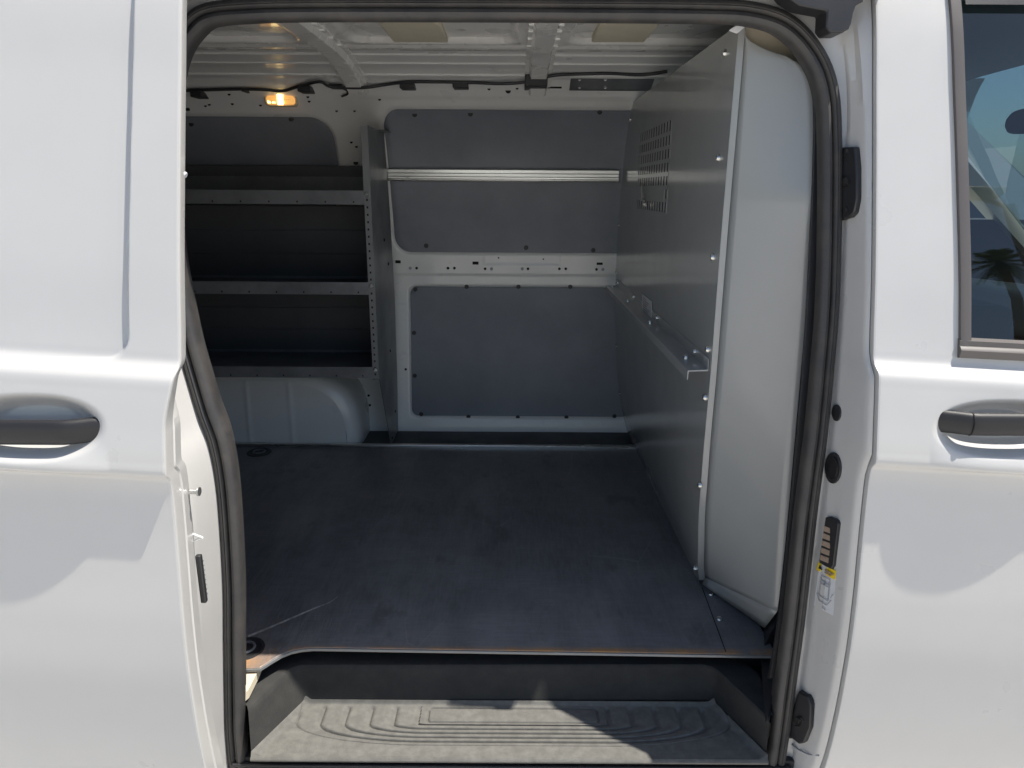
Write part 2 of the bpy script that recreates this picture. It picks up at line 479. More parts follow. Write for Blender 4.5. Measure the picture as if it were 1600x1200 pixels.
# quarter panel behind the slid door, sill and roof
lefts = sorted([(rings[i][-1].z, rings[i][-1].x) for i in range(NP) if NRM[i].x < -0.6 and rings[i][-1].x < -0.5])
LX = lin(lefts)
mb = MB()
mb.grid(rng(0, 1, 24), [z for z in ZB if z >= 0.3], lambda u, z: (LX(z) + (-2.75-LX(z))*u, SKIN(z)+0.006, z), flip=True)
mb.build('quarter_panel', 'white_paint_dimmed', van, 40)
mb = MB()   # rocker under the doorway
mb.grid(rng(-0.75, 0.70, 10), rng(0.22, 0.335, 8), lambda x, z: (x, SKIN(z)+0.008+0.12*smooth(0.318, 0.335, z), z))
mb.build('rocker_panel', 'white_paint_dimmed', van, 50)
mb = MB()   # black lower track under the step nose
mb.box(-0.62, 0.62, 1.238, 1.30, 0.318, 0.352); mb.box(-0.60, 0.61, 1.226, 1.236, 0.336, 0.344)
mb.build('lower_track', 'black_plastic', van, bevel=0.003)
def roof_z(y, base):   # transverse curve of the roof
    t = abs(y-YMID)/0.62
    return base - 0.012*t*t - 0.10*max(0, t-0.72)**2
mb = MB()
mb.grid(rng(-2.75, 1.45, 12), rng(1.50, 2.75, 24), lambda x, y: (x, y, roof_z(y, ROOFZ+0.045)))
mb.grid(rng(-2.75, 1.45, 2), [0, 1, 2], lambda x, k: (x, [1.50, 1.43, 1.385][int(k)], [roof_z(1.50, ROOFZ+0.045), 1.965, 1.905][int(k)]))
mb.grid(rng(-2.75, 1.45, 2), [0, 1, 2, 3], lambda x, k: (x, [2.75, 2.85, 2.90, 3.10][int(k)], [roof_z(2.75, ROOFZ+0.045), 1.95, 1.85, 1.25][int(k)]))
mb.build('roof_skin', 'white_paint_dimmed', van, 40)
mb = MB()   # far outer side and rear doors
mb.grid(rng(-2.75, 0.64, 4), rng(0.3, 1.25, 8), lambda x, z: (x, 2*YMID-SKIN(z)+0.02, z))
mb.build('far_side_skin', 'white_paint_dimmed', van, 40)
mb = MB(); mb.grid(rng(1.2, 3.05, 10), rng(0.35, 1.97, 10), lambda y, z: (-2.70-0.05*(1-((y-YMID)/0.95)**2), y, z))
mb.build('rear_door', 'white_paint_dimmed', van, 40)
mb = MB(); mb.grid(rng(-2.70, -0.66, 6), rng(0.42, 1.95, 14), lambda x, z: (x, SKIN(z)+0.09, z))
mb.build('near_side_lining', 'lining', van, 40)
mb = MB(); mb.box(-2.7, 0.9, 1.30, 3.0, 0.30, 0.36); mb.build('underfloor', 'black_plastic', van)

# ---- sliding door, parked rearward and a hand's breadth outboard
SDY = -0.105
def sd_edge(z): return -0.558 + 0.017*smooth(1.16, 1.27, z)
def sd_y(X, z):
    ze = z + 0.055*(X+0.55) - 0.012
    y = SKIN(ze) + SDY
    # pressed panel above the belt
    e = -0.6225 + 0.015*(z-1.3)
    d = sdbox(X, z, e-1.0, e, 1.262, 2.3, 0.045)
    y += 0.012*(1-smooth(-0.010, 0.0, d))
    # handle bowl
    dx, dz = abs(X+0.775)/0.127, (z-1.169)/0.055
    y -= 0.011*max(0.0, 1-dx**2.5)*smooth(1.130, 1.088, ze)*smooth(1.068, 1.082, z+0.055*(X+0.55)-0.012)
    r = (dx**2.4 + abs(dz)**2.2)**(1/2.3)
    y += 0.036*(1-smooth(0.45, 1.0, r))
    return y
xs = merge(rng(-1.78, -1.0, 24), rng(-1.0, -0.64, 130), rng(-0.64, -0.60, 24), rng(-0.60, -0.552, 10))
xs = [x for x in xs if x < -0.564]
mb = MB()
zsd = merge(rng(0.31, 1.04, 90), rng(1.04, 1.225, 90), rng(1.225, 1.30, 40), rng(1.30, 1.90, 60))
us = [(x+1.78)/(1.78-0.564) for x in [*xs, -0.564]]
def sdX(u, z): return -1.78 + u*(sd_edge(z)-0.004+1.78)
mb.grid(us, zsd, lambda u, z: (sdX(u, z), sd_y(sdX(u, z), z), z))
def shut(z):
    e = sd_edge(z); y = sd_y(e-0.004, z); up_ = smooth(1.15, 1.25, z)
    prof = [(-0.004, 0.0), (-0.001, 0.0006), (0.0, 0.003), (0.0, 0.006), (-0.002-0.004*up_, 0.034), (-0.006-0.018*up_, 0.036), (-0.007-0.020*up_, 0.040),
            (-0.004-0.028*up_, 0.045), (-0.008-0.03*up_, 0.074), (-0.016-0.03*up_, 0.080), (-0.08, 0.084), (-0.6, 0.075)]
    return [Vector((e+a, y+b, z)) for a, b in prof]
k0 = len(mb.v)
mb.loft([shut(z) for z in zsd], False, False, True)
sdoor = mb.build('sliding_door', 'white_paint_dimmed', van, 32)
sdoor['label'] = 'white sliding door pushed back along the body'

def handle(name, parent, x0, x1, zc_, ysurf, split=None):
    n = 44; rings = []
    for i in range(n+1):
        t = 0.5-0.5*math.cos(math.pi*i/n); x = x0+(x1-x0)*t
        e = min(t, 1-t)*(x1-x0)          # distance from the nearer end
        taper = math.sqrt(max(0.0, min(1.0, e/0.020))*(2-max(0.0, min(1.0, e/0.020)))) if e < 0.02 else 1.0
        y = ysurf - 0.012 + 0.022*(1-smooth(0.0, 0.07, e))
        hz = 0.0205*max(0.12, taper); hy = 0.011*max(0.12, taper)
        rings.append([(x, y + hy*math.copysign(abs(math.cos(a))**0.8, math.cos(a)), zc_ + hz*math.copysign(abs(math.sin(a))**0.8, math.sin(a)))
                      for a in [2*math.pi*k/18 for k in range(18)]])
    mb = MB(); mb.loft(rings, True, True)
    h = mb.build(name, 'handle_plastic', parent, 45)
    if split:
        mb = MB()
        rr = [[(split+dx_, ysurf-0.012+0.0118*math.cos(a), zc_+0.0212*math.sin(a)) for a in [2*math.pi*k/18 for k in range(18)]] for dx_ in (-0.0008, 0.0008)]
        mb.loft(rr, True, True); mb.build('handle_seam', 'hole_dark', h)
    return h
pL = atY(60, 678, 1.045)
handle('door_handle', sdoor, -0.93, -0.652, pL.z, 1.064)
# stop pin, latch finger and slotted striker on the leading edge of the sliding door
pp = atX(303, 768, -0.556)
mb = MB(); mb.tube([pp+Vector((-0.006, 0, 0)), pp+Vector((0.007, 0, 0))], 0.0045, 12)
mb.tube([pp+Vector((0.007, 0, 0)), pp+Vector((0.010, 0, 0))], 0.008, 14)
mb.build('stop_pin', 'zinc', sdoor, 40)
pp = atX(309, 840, -0.560)
mb = MB()
mb.tube([pp+Vector((-0.01, 0.0, 0.008)), pp+Vector((0.009, 0, 0.0))], 0.0017, 8); mb.tube([pp+Vector((-0.01, 0.0, -0.008)), pp+Vector((0.009, 0, 0.0))], 0.0017, 8)
mb.build('latch_finger', 'white_paint_lifted', sdoor, 40)
a = atX(312, 868, -0.558); b = atX(315, 950, -0.558)
mb = MB(); mb.box(-0.566, -0.5560, a.y-0.003, a.y+0.007, b.z, a.z)
latch = mb.build('latch_plate', 'black_plastic', sdoor, bevel=0.002)
mb = MB()
for k in range(8):
    z = a.z - (a.z-b.z)*(0.14+0.10*k); mb.box(-0.5562, -0.5552, a.y+0.004, a.y+0.0065, z-0.0012, z+0.0012)
mb.build('latch_teeth', 'shelf_steel', latch)
pp = atX(288, 272, -0.548)
mb = MB(); mb.tube([pp+Vector((-0.03, 0, 0.004)), pp+Vector((-0.004, 0, 0.001)), pp+Vector((0.003, 0, -0.002))], [0.006, 0.006, 0.0045], 10)
mb.build('guide_peg', 'paper', sdoor, 50)

# ---- front door
FX = 0.642
def winL(z): return 0.776 + 0.022*(1.87-z)/0.6
def fd_y(X, z):
    ze = z + 0.055*(X-0.64)
    y = SKIN(ze)
    dx, dz = abs(X-0.868)/0.130, (z-1.140)/0.052
    y -= 0.011*max(0.0, 1-dx**2.5)*smooth(1.130, 1.088, ze)*smooth(1.068, 1.082, ze)
    r = (dx**2.4 + abs(dz)**2.2)**(1/2.3)
    y += 0.036*(1-smooth(0.45, 1.0, r))
    return y
mb = MB()
xl = merge([FX+0.004], rng(FX+0.006, 0.72, 20), rng(0.72, 1.02, 120), rng(1.02, 1.75, 24))
zl = merge(rng(0.31, 1.04, 90), rng(1.04, 1.225, 90), rng(1.225, 1.28, 34))
mb.grid(xl, zl, lambda x, z: (x, fd_y(x, z), z))
zu = merge(rng(zl[-1], 1.93, 60))
fdp = lambda x, z: (x, fd_y(x, z), z)
mb.grid(rng(0, 1, 12), zu, lambda u, z: fdp(FX+0.004+u*(winL(z)-FX-0.004), z))
mb.grid(rng(0, 1, 10), rng(1.872, 1.93, 6), lambda u, z: fdp(winL(z)+u*(1.75-winL(z)), z))
mb.grid(rng(0, 1, 4), rng(1.28, 1.872, 10), lambda u, z: fdp(1.70+0.05*u - 0.35*(z-1.28), z))
def fshut(z):
    y = fd_y(FX+0.004, z)
    return [Vector((FX+a_, y+b_, z)) for a_, b_ in ((0.004, 0.0), (0.001, 0.0006), (0.0, 0.003), (0.0, 0.008), (0.004, 0.05), (0.03, 0.055), (0.10, 0.055))]
mb.loft([fshut(z) for z in merge(zl, zu)], False, False)
mb.grid(rng(FX+0.10, 1.70, 4), rng(0.33, 1.262, 8), lambda x, z: (x, fd_y(FX+0.01, z)+0.055, z))
fdoor = mb.build('front_door', 'white_paint_dimmed', van, 32)
fdoor['label'] = 'white front passenger door with its window'
pR = atY(1560, 669, 1.135)
handle('door_handle', fdoor, 0.742, 1.0, pR.z, 1.167, split=atY(1528, 668, 1.135).x)
mb = MB()
mb.grid(rng(0, 1, 10), rng(1.27, 1.88, 14), lambda u, z: (winL(z)+0.012+u*(1.72-0.35*(z-1.28)-winL(z)), fd_y(FX, z)+0.010, z))
mb.build('window_pane', 'window_glass', fdoor, 60)
mb = MB()   # B-post trim beside the pane
mb.loft([[Vector((winL(z)+a_, fd_y(FX, z)+b_, z)) for a_, b_ in ((-0.003, 0.002), (-0.002, -0.004), (0.003, -0.005), (0.017, -0.003), (0.019, 0.004), (0.020, 0.012))] for z in rng(1.275, 1.90, 30)], False, False)
mb.build('window_trim', 'trim_plastic', fdoor, 35)
mb = MB()   # belt strip under the pane
def belt(x):
    z0 = 1.268 - 0.045*(x-0.79)
    y = fd_y(x, z0)
    return [Vector((x, y+b_, z0+c_)) for b_, c_ in ((0.004, -0.012), (-0.008, -0.010), (-0.011, 0.004), (-0.006, 0.010), (-0.003, 0.011), (-0.002, 0.020), (0.010, 0.024))]
mb.loft([belt(x) for x in rng(0.793, 1.70, 20)], False, True)
mb.build('belt_strip', 'trim_plastic', fdoor, 35)
mb = MB(); mb.grid(rng(0.80, 1.70, 4), rng(1.862, 1.90, 3), lambda x, z: (x, fd_y(FX, z)-0.004, z)); mb.build('window_header', 'black_plastic', fdoor)

# ---- fittings on the B-post jamb
def on_jamb(pts, lift):
    out = []
    for x, y in pts:
        l, n_ = hit(jtree, x, y)
        if l is None: l = atX(x, y, 0.62); n_ = Vector((-1, 0, 0))
        out.append((l, n_))
    avg = sum((n_ for l, n_ in out), Vector()).normalized()
    return [l+avg*lift for l, n_ in out], avg
def jamb_plate(name, px, mname, parent, thick, base=0.0, bevel=0.0):
    pts, n_ = on_jamb(px, base)
    mb = MB(); mb.slab([p+n_*thick for p in pts], -n_*(thick+0.004+base))
    return mb.build(name, mname, parent, bevel=bevel)
def jround(cx, cy, rx, ry, n=20): return [(cx+rx*math.cos(2*math.pi*k/n), cy+ry*math.sin(2*math.pi*k/n)) for k in range(n)]
gp = jamb_plate('guide_block', [(1321, 231), (1343, 230), (1346, 262), (1346, 310), (1342, 332), (1334, 340), (1319, 345), (1318, 300)], 'black_plastic', van, 0.012, 0, 0.003)
jamb_plate('guide_socket', jround(1331, 284, 9, 9), 'handle_plastic', gp, 0.002, 0.012)
jamb_plate('guide_hole', jround(1331, 284, 5, 5.5), 'hole_dark', gp, 0.001, 0.0148)
jamb_plate('guide_screw', jround(1331, 238, 4, 5), 'handle_plastic', gp, 0.002, 0.012)
jamb_plate('guide_screw', jround(1330, 329, 4, 5), 'handle_plastic', gp, 0.002, 0.012)
gp = jamb_plate('guide_block', [(1253, 1077), (1268, 1085), (1273, 1100), (1271, 1135), (1262, 1158), (1254, 1160), (1237, 1146), (1241, 1115)], 'black_plastic', van, 0.012, 0, 0.003)
jamb_plate('guide_socket', jround(1254, 1124, 9, 8), 'handle_plastic', gp, 0.002, 0.012)
jamb_plate('guide_hole', jround(1254, 1124, 5, 5), 'hole_dark', gp, 0.001, 0.0148)
jamb_plate('blanking_plug', jround(1308, 645, 7, 13), 'black_plastic', van, 0.003, 0, 0.001)
pl = jamb_plate('blanking_plug', jround(1303, 731, 12.5, 24.5), 'black_plastic', van, 0.004, 0, 0.001)
jamb_plate('plug_dish', jround(1303, 731, 9, 18), 'handle_plastic', pl, 0.0005, 0.0042)
cp = jamb_plate('contact_plate', [(1294, 808), (1300, 807), (1312, 813), (1314, 818), (1306, 884), (1302, 889), (1285, 880), (1284, 875)], 'black_plastic', van, 0.006, 0, 0.0015)
for k in range(5):
    x0, y0 = 1292.5-1.35*k, 821+11.3*k
    jamb_plate('contact_pad', [(x0, y0), (x0+13, y0+5), (x0+12, y0+13), (x0-1, y0+8)], 'copper_pad', cp, 0.001, 0.0065)
wl = jamb_plate('warning_label', [(1281, 880), (1306, 894), (1302, 962), (1272, 946)], 'paper', van, 0.0004, 0.0)
jamb_plate('yellow_band', [(1279, 878), (1306.5, 892), (1305, 906), (1276, 890)], 'yellow_print', wl, 0.0004, 0.0008)
_q, _n = on_jamb([(1281, 880), (1306, 894), (1302, 962), (1272, 946)], 0.0)
_n = (_q[1]-_q[0]).cross(_q[3]-_q[0]).normalized(); _n = _n if _n.dot(CAM-_q[0]) > 0 else -_n
def lpoly(nm, pts, m_):
    out = []
    for x, y in pts:
        d = ray(x, y); P0 = sum(_q, Vector())/4 + _n*0.0034; out.append(CAM + d*((P0-CAM).dot(_n)/d.dot(_n)))
    mb = MB(); mb.slab(out, -_n*0.0006); mb.build(nm, m_, wl)
lpoly('warning_triangle', [(1281, 882.5), (1284.5, 891), (1278.5, 888)], 'hole_dark')
lpoly('warning_stroke', [(1288.5, 889), (1302, 896.5), (1301.7, 899), (1288.2, 891.5)], 'copper_pad')
lpoly('warning_stroke', [(1288.2, 893), (1298, 898.5), (1297.8, 900.5), (1288, 895)], 'copper_pad')
def lline(x0, y0, x1, y1, w, m_):
    d = Vector((x1-x0, y1-y0)); n_ = Vector((-d.y, d.x)).normalized()*w/2
    lpoly('pictogram_line', [(x0+n_.x, y0+n_.y), (x1+n_.x, y1+n_.y), (x1-n_.x, y1-n_.y), (x0-n_.x, y0-n_.y)], m_)
for L_ in [(1283, 899, 1296, 906), (1283, 899, 1281, 911), (1296, 906, 1295, 918), (1282, 906, 1295, 914), (1281, 911, 1295, 918), (1281, 912, 1279, 930),
           (1295, 918, 1293, 938), (1279, 930, 1293, 939), (1276, 926, 1279, 938), (1279, 938, 1291, 946), (1291, 946, 1298, 938), (1297, 934, 1301, 929), (1284, 948, 1289, 954)]:
    lline(*L_, 1.1, 'print_grey')
lpoly('pictogram_head', jround(1287.5, 912.5, 1.7, 2.0, 10), 'print_blue')
mb = MB(); pts, n_ = on_jamb([(1238, 1163), (1250, 1172), (1265, 1179), (1280, 1180)], 0.001)
mb.tube([p+n_*0.0005 for p in pts], 0.0016, 6); mb.build('panel_seam', 'print_grey', van, 60)
# roller track end at the top corner of the opening
def ztop(px, py): return atS(px, py, lambda z: FLANGE(z)-0.080, 1.35)
poly = [(1215, -25), (1350, -25), (1350, 3), (1343, 4), (1338, 9), (1334, 20), (1331, 36), (1327, 45), (1317, 51), (1297, 51), (1291, 42), (1292, 22), (1292, 17), (1275, 14), (1250, 9), (1230, -4)]
mb = MB(); mb.slab([ztop(x, y) for x, y in poly], (0, 0.05, 0.0))
mb.build('upper_track_end', 'black_plastic', van, bevel=0.003)
mb = MB(); mb.box(-0.72, 0.655, 1.345, 1.40, 1.885, 1.915); mb.build('upper_track_blocker', 'black_plastic', van, bevel=0.004)  # unseen rail, set outboard of the skin to cast the header shadow

# ------------------------------------------------------------------ far wall of the load space
def wp(px, py, lift=0.0):
    p = atS(px, py, WALL, 2.9); p.y -= lift; return p
# recesses of the inner pressing (measured on the photograph)
def boxpx(x0, y0, x1, y1):
    a, b = wp(x0, y0), wp(x1, y1); return a.x, b.x, b.z, a.z
RB = boxpx(588, 165, 1030, 400)
RC = boxpx(637, 445, 1040, 656)
RA = boxpx(180, 176, 541, 330)
REC = [(RA[0]-1.5, RA[1], RA[2], RA[3], 0.085), (RB[0], 0.9, RB[2], RB[3], 0.075), (RC[0], 0.9, RC[2], RC[3], 0.035)]
zr1 = wp(800, 430).z; zr2 = wp(800, 399).z; zr3 = wp(800, 441).z
zt = wp(800, 150).z
PLQ = [wp(755, 405).x, wp(875, 405).x, wp(800, 413).z, wp(800, 396).z]
def wall_y(x, z):
    y = WALL(z)
    for x0, x1, z0, z1, r in REC:
        d = sdbox(x, z, x0, x1, z0, z1, r)
        y += 0.016*(1-smooth(-0.014, 0.001, d))
    # bead along the middle rail
    y += 0.004*smooth(zr1+0.004, zr1-0.004, z)*smooth(zr3-0.10, zr3-0.09, z) if x > -0.6 else 0
    d = sdbox(x, z, *PLQ, 0.004)
    y += 0.003*(1-smooth(-0.003, 0.003, d))
    y -= 0.014*math.exp(-((z-1.9185)/0.0035)**2) + 0.018*math.exp(-((z-1.941)/0.003)**2)
    # upper rail step
    y -= 0.006*smooth(zt-0.012, zt-0.004, z)*smooth(-0.62, -0.6, x)
    return y
xsw = merge(rng(-2.7, -1.2, 20), rng(-1.2, -0.72, 60), rng(-0.72, 0.55, 210), rng(0.55, 0.9, 6))
zsw = merge(rng(0.45, 0.95, 80), rng(0.95, 1.90, 166), rng(1.90, 1.9615, 34))
mb = MB(); mb.grid(xsw, zsw, lambda x, z: (x, wall_y(x, z), z))
fwall = mb.build('inner_side_wall', 'white_paint_lifted', van, 40)

def lining(pxbox, r, name, label, screws, lift):
    x0, x1, z0, z1 = pxbox
    n = 10; out = []
    for cx, cz, a0 in ((x1-r, z1-r, 0), (x0+r, z1-r, 90), (x0+r, z0+r, 180), (x1-r, z0+r, 270)):
        for k in range(n+1):
            a = R(a0+90*k/n); out.append((cx+r*math.cos(a), cz+r*math.sin(a)))
    # refine the straight runs
    pts = []
    for i, p in enumerate(out):
        q = out[(i+1) % len(out)]; L_ = math.hypot(q[0]-p[0], q[1]-p[1]); s_ = max(1, int(L_/0.04))
        for k in range(s_): pts.append((p[0]+(q[0]-p[0])*k/s_, p[1]+(q[1]-p[1])*k/s_))
    cx, cz = (x0+x1)/2, (z0+z1)/2
    mb = MB()
    ring = lambda s_, l_: [(cx+(x-cx)*s_, WALL(cz+(z-cz)*s_)+0.016-l_, cz+(z-cz)*s_) for x, z in pts]
    mb.loft([ring(1.0, 0.0), ring(1.0, lift-0.001), ring(0.998, lift)]+[ring(s_, lift) for s_ in (0.95, 0.85, 0.7, 0.55, 0.4, 0.25, 0.1, 0.001)], True, False)
    o = mb.build(name, 'lining', van, 40); o['label'] = label
    for x, y in screws:
        p = atS(x, y, lambda z: WALL(z)+0.016-lift, 2.9)
        stud('screw', p, (0, -1, 0.05), 0.0095, 0.004, 'black_plastic', o)
    return o
ins = lambda b_, d: (b_[0]+d, b_[1]-d, b_[2]+d, b_[3]-d)
lining(ins((RB[0], 0.70, RB[2], RB[3]), 0.010), 0.068, 'lining_panel', 'upper grey wall lining panel behind the aluminium rail',
       [(648, 179), (735, 178), (937, 175), (666, 384), (822, 387), (927, 391)], 0.010)
lining(ins((RC[0], 0.70, RC[2], RC[3]), 0.010), 0.030, 'lining_panel', 'lower grey wall lining panel ringed by black screws',
       [(649, 452), (729, 448), (810, 448), (891, 448), (647, 520), (648, 587), (658, 647), (732, 651), (809, 652), (885, 652), (960, 650)], 0.010)
lining(ins((-2.3, RA[1], RA[2], RA[3]), 0.010), 0.078, 'lining_panel', 'dark upper lining panel behind the shelves',
       [(299, 194), (455, 186)], 0.010)

# punched holes in the pressing
def hole(px, py, r, m_='hole_dark'):
    p = wp(px, py); p.y = wall_y(p.x, p.z)
    stud('punched_hole', p, (0, -1, 0.1), r, 0.0012, m_, fwall, n=10, dome=False)
for x, y in [(651, 419), (700, 419), (710, 419), (758, 420), (825, 420), (874, 420), (884, 420), (932, 421), (964, 421)]: hole(x, y, 0.0060)
for x, y in [(641, 419), (768, 420), (816, 420), (942, 421), (974, 421)]: hole(x, y, 0.0070, 'print_grey')
for x, y in [(779, 403), (849, 405)]: hole(x, y, 0.0035)
for x, y in [(358, 147), (363, 162), (321, 165), (327, 163), (407, 164), (483, 158), (481, 151), (554, 173), (593, 155), (526, 173), (549, 222), (557, 229),
             (764, 139), (808, 138), (634, 577)]: hole(x, y, 0.0055)
for x, y in [(556, 254), (794, 142)]: hole(x, y, 0.010)
for x, y in [(558, 603), (565, 603), (576, 618), (572, 629), (578, 633)]: hole(x, y, 0.0055)
for x0, y0, w, h in [(622, 409, 9, 5), (743, 411, 10, 5), (937, 412, 10, 4), (968, 411, 9, 4), (866, 136, 20, 4), (285, 169, 20, 7)]:
    p = wp(x0, y0); p.y = wall_y(p.x, p.z); s_ = 2.85/FPX
    mb = MB(); mb.box(p.x-w*s_/2, p.x+w*s_/2, p.y-0.0012, p.y+0.004, p.z-h*s_/2, p.z+h*s_/2)
    mb.build('punched_slot', 'hole_dark', fwall, bevel=0.001)

# aluminium lashing rail
za = wp(780, 265).z; zb2 = wp(780, 284).z
def rail_prof(x):
    zc = (za+zb2)/2; h = (za-zb2)/2; y = WALL(zc)-0.012
    pr = [(0.02, h), (-0.012, h), (-0.015, h-0.002), (-0.015, 0.009), (-0.010, 0.007), (-0.010, -0.004), (-0.015, -0.006), (-0.015, -0.013), (-0.013, -0.015), (-0.013, -0.018), (-0.016, -0.02), (-0.016, -h+0.002), (-0.012, -h), (0.02, -h)]
    return [Vector((x, y+b_, zc+c_)) for b_, c_ in pr]
mb = MB(); mb.loft([rail_prof(x) for x in (wp(606, 270).x, wp(966, 270).x)], True, True)
rail = mb.build('lashing_rail', 'aluminium', van, bevel=0.001)
rail['label'] = 'bright aluminium lashing rail across the upper lining'
mb = MB(); mb.loft([rail_prof(x) for x in (wp(583, 270).x-0.05, wp(603.5, 270).x)], True, True)
mb.build('rail_end_piece', 'aluminium', rail, bevel=0.001)

# cable along the upper rail, with its clips
cpx = [(200, 150), (278, 147), (300, 143), (330, 142), (380, 141), (420, 142), (445, 144), (470, 137), (505, 131), (520, 138), (545, 140), (575, 140), (605, 134), (640, 130), (690, 130), (740, 131), (785, 134),
       (825, 131), (860, 122), (900, 118), (950, 117), (1000, 119), (1040, 114)]
cable = MB(); cable.tube(catmull([wp(x, y, 0.052 if 500 < x < 600 or 780 < x < 870 else 0.030) for x, y in cpx], 5, False), 0.0055, 8)
cb = cable.build('roof_cable', 'black_plastic', van, 60)
cable = MB(); cable.tube(catmull([wp(x, y, 0.020) for x, y in [(520, 136), (532, 138), (543, 142), (545, 148), (536, 152)]], 5, False), 0.0035, 8)
cable.build('cable_tail', 'black_plastic', cb, 60)
for x0, y0, x1, y1 in [(302, 143, 327, 155), (468, 135, 493, 147), (626, 131, 651, 142), (708, 130, 733, 141), (820, 118, 853, 142), (381, 139, 391, 146), (516, 133, 540, 140)]:
    a, b = wp(x0, y0), wp(x1, y1)
    mb = MB(); mb.box(a.x, b.x, min(a.y, b.y)-0.032, max(a.y, b.y)+0.02, b.z, a.z); mb.build('cable_clip', 'black_plastic', cb, bevel=0.003)
a, b = wp(892, 121), wp(1015, 143)
mb = MB(); mb.grid(rng(a.x, b.x, 2), rng(b.z, a.z, 6), lambda x, z: (x, WALL(z)-0.012, z))
bp_ = mb.build('rail_bracket', 'shelf_steel', van, 40, solid=0.004)
for x in (905, 945):
    for y in (125, 137): stud('bracket_rivet', wp(x, y, 0.012), (0, -1, 0.4), 0.006, 0.003, 'zinc', bp_)
# courtesy lamp, switched on
def lamp_pt(px, py, l): return wp(px, py, l)
a, b = wp(409, 145), wp(471, 169)
def rr_poly(x0, x1, z0, z1, r, y):
    o = []
    for cx, cz, a0 in ((x1-r, z1-r, 0), (x0+r, z1-r, 90), (x0+r, z0+r, 180), (x1-r, z0+r, 270)):
        for k in range(6): t = R(a0+90*k/5); o.append(Vector((cx+r*math.cos(t), y(cz+r*math.sin(t)), cz+r*math.sin(t))))
    return o
_lz = (a.z+b.z)/2
ly = lambda l: (lambda z: WALL(_lz)-0.004-l+0.25*(_lz-z))
mb = MB(); mb.loft([rr_poly(a.x, b.x, b.z, a.z, 0.016, ly(-0.005)), rr_poly(a.x, b.x, b.z, a.z, 0.016, ly(0.010)),
                    rr_poly(a.x+0.004, b.x-0.004, b.z+0.004, a.z-0.004, 0.014, ly(0.014)), rr_poly(a.x+0.008, b.x-0.008, b.z+0.008, a.z-0.008, 0.012, ly(0.010))], True, False)
lamp = mb.build('courtesy_lamp', 'cream_paint', van, 40); lamp['label'] = 'lit amber courtesy lamp under the roof cable'
mb = MB(); mb.loft([rr_poly(a.x+0.007, b.x-0.007, b.z+0.007, a.z-0.007, 0.012, ly(0.006)), rr_poly(a.x+0.010, b.x-0.010, b.z+0.009, a.z-0.009, 0.010, ly(0.020)),
                    rr_poly(a.x+0.03, b.x-0.03, b.z+0.02, a.z-0.02, 0.003, ly(0.023))], True, True)
mb.build('lamp_lens', 'amber_lens', lamp, 30)
mb = MB(); zc = (a.z+b.z)/2; xc = a.x+(b.x-a.x)*0.52
mb.box(xc-0.011, xc+0.011, WALL(zc)-0.034, WALL(zc)-0.024, zc-0.018, zc+0.018); mb.build('lamp_bulb', 'bulb', lamp, bevel=0.003)
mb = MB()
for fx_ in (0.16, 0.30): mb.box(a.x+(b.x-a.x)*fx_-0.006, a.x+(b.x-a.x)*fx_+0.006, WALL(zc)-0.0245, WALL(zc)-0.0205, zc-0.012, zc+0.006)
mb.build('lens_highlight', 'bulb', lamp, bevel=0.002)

# ------------------------------------------------------------------ roof inside
bows = (-1.22, -0.565, 0.085, 0.74)
def roof_in(x, y):
    z = roof_z(y, ROOFZ)
    for i in range(len(bows)-1):
        x0, x1 = bows[i]+0.075, bows[i+1]-0.075
        for y0, y1 in ((1.55, 2.30),):
            d = sdbox(x, y, x0, x1, y0, y1, 0.06); z += 0.016*(1-smooth(-0.012, 0.002, d))
    for yy in (2.34, 2.43):
        z -= 0.009*math.exp(-((y-yy)/0.007)**2)
    return z
mb = MB(); mb.grid(merge(rng(-2.7, -1.3, 8), rng(-1.3, 0.85, 190), rng(0.85, 1.45, 6)), rng(1.42, 2.66, 130), lambda x, y: (x, y, roof_in(x, y)))
rin = mb.build('roof_lining_sheet', 'roof_white_lifted', van, 40)
for bx in bows:
    mb = MB()
    pr = [(-0.052, 0.012), (-0.046, -0.004), (-0.034, -0.006), (-0.026, -0.024), (0.026, -0.024), (0.034, -0.006), (0.046, -0.004), (0.052, 0.012)]
    contour = [(y, roof_z(y, ROOFZ), 0.0, 1.0) for y in rng(1.45, 2.36, 24)]
    contour += [(WALL(z), z, n1, n2) for z, n1, n2 in ((1.958, 0.1, 0.99), (1.950, 0.2, 0.97), (1.94, 0.25, 0.96), (1.925, 0.35, 0.93), (1.905, 0.5, 0.86), (1.885, 0.6, 0.8), (1.872, 0.6, 0.8))]
    mb.loft([[Vector((bx+a_*(1.0 if z > 1.89 else 0.92), y+c_*n1*(1 if z > 1.88 else 0.1), z+c_*n2*(1 if z > 1.88 else 0.1))) for a_, c_ in pr] for y, z, n1, n2 in contour], False, False)
    bo = mb.build('roof_bow', 'roof_white_lifted', van, 30)
    for y in (2.02, 2.10, 2.20, 2.30):
        for sx in (-1, 1):
            mb = MB(); z = roof_z(y, ROOFZ)
            mb.box(bx+sx*0.040-0.007, bx+sx*0.040+0.007, y-0.010, y+0.010, z-0.0095, z-0.003); mb.build('bow_tab', 'white_paint_lifted', bo, bevel=0.002)
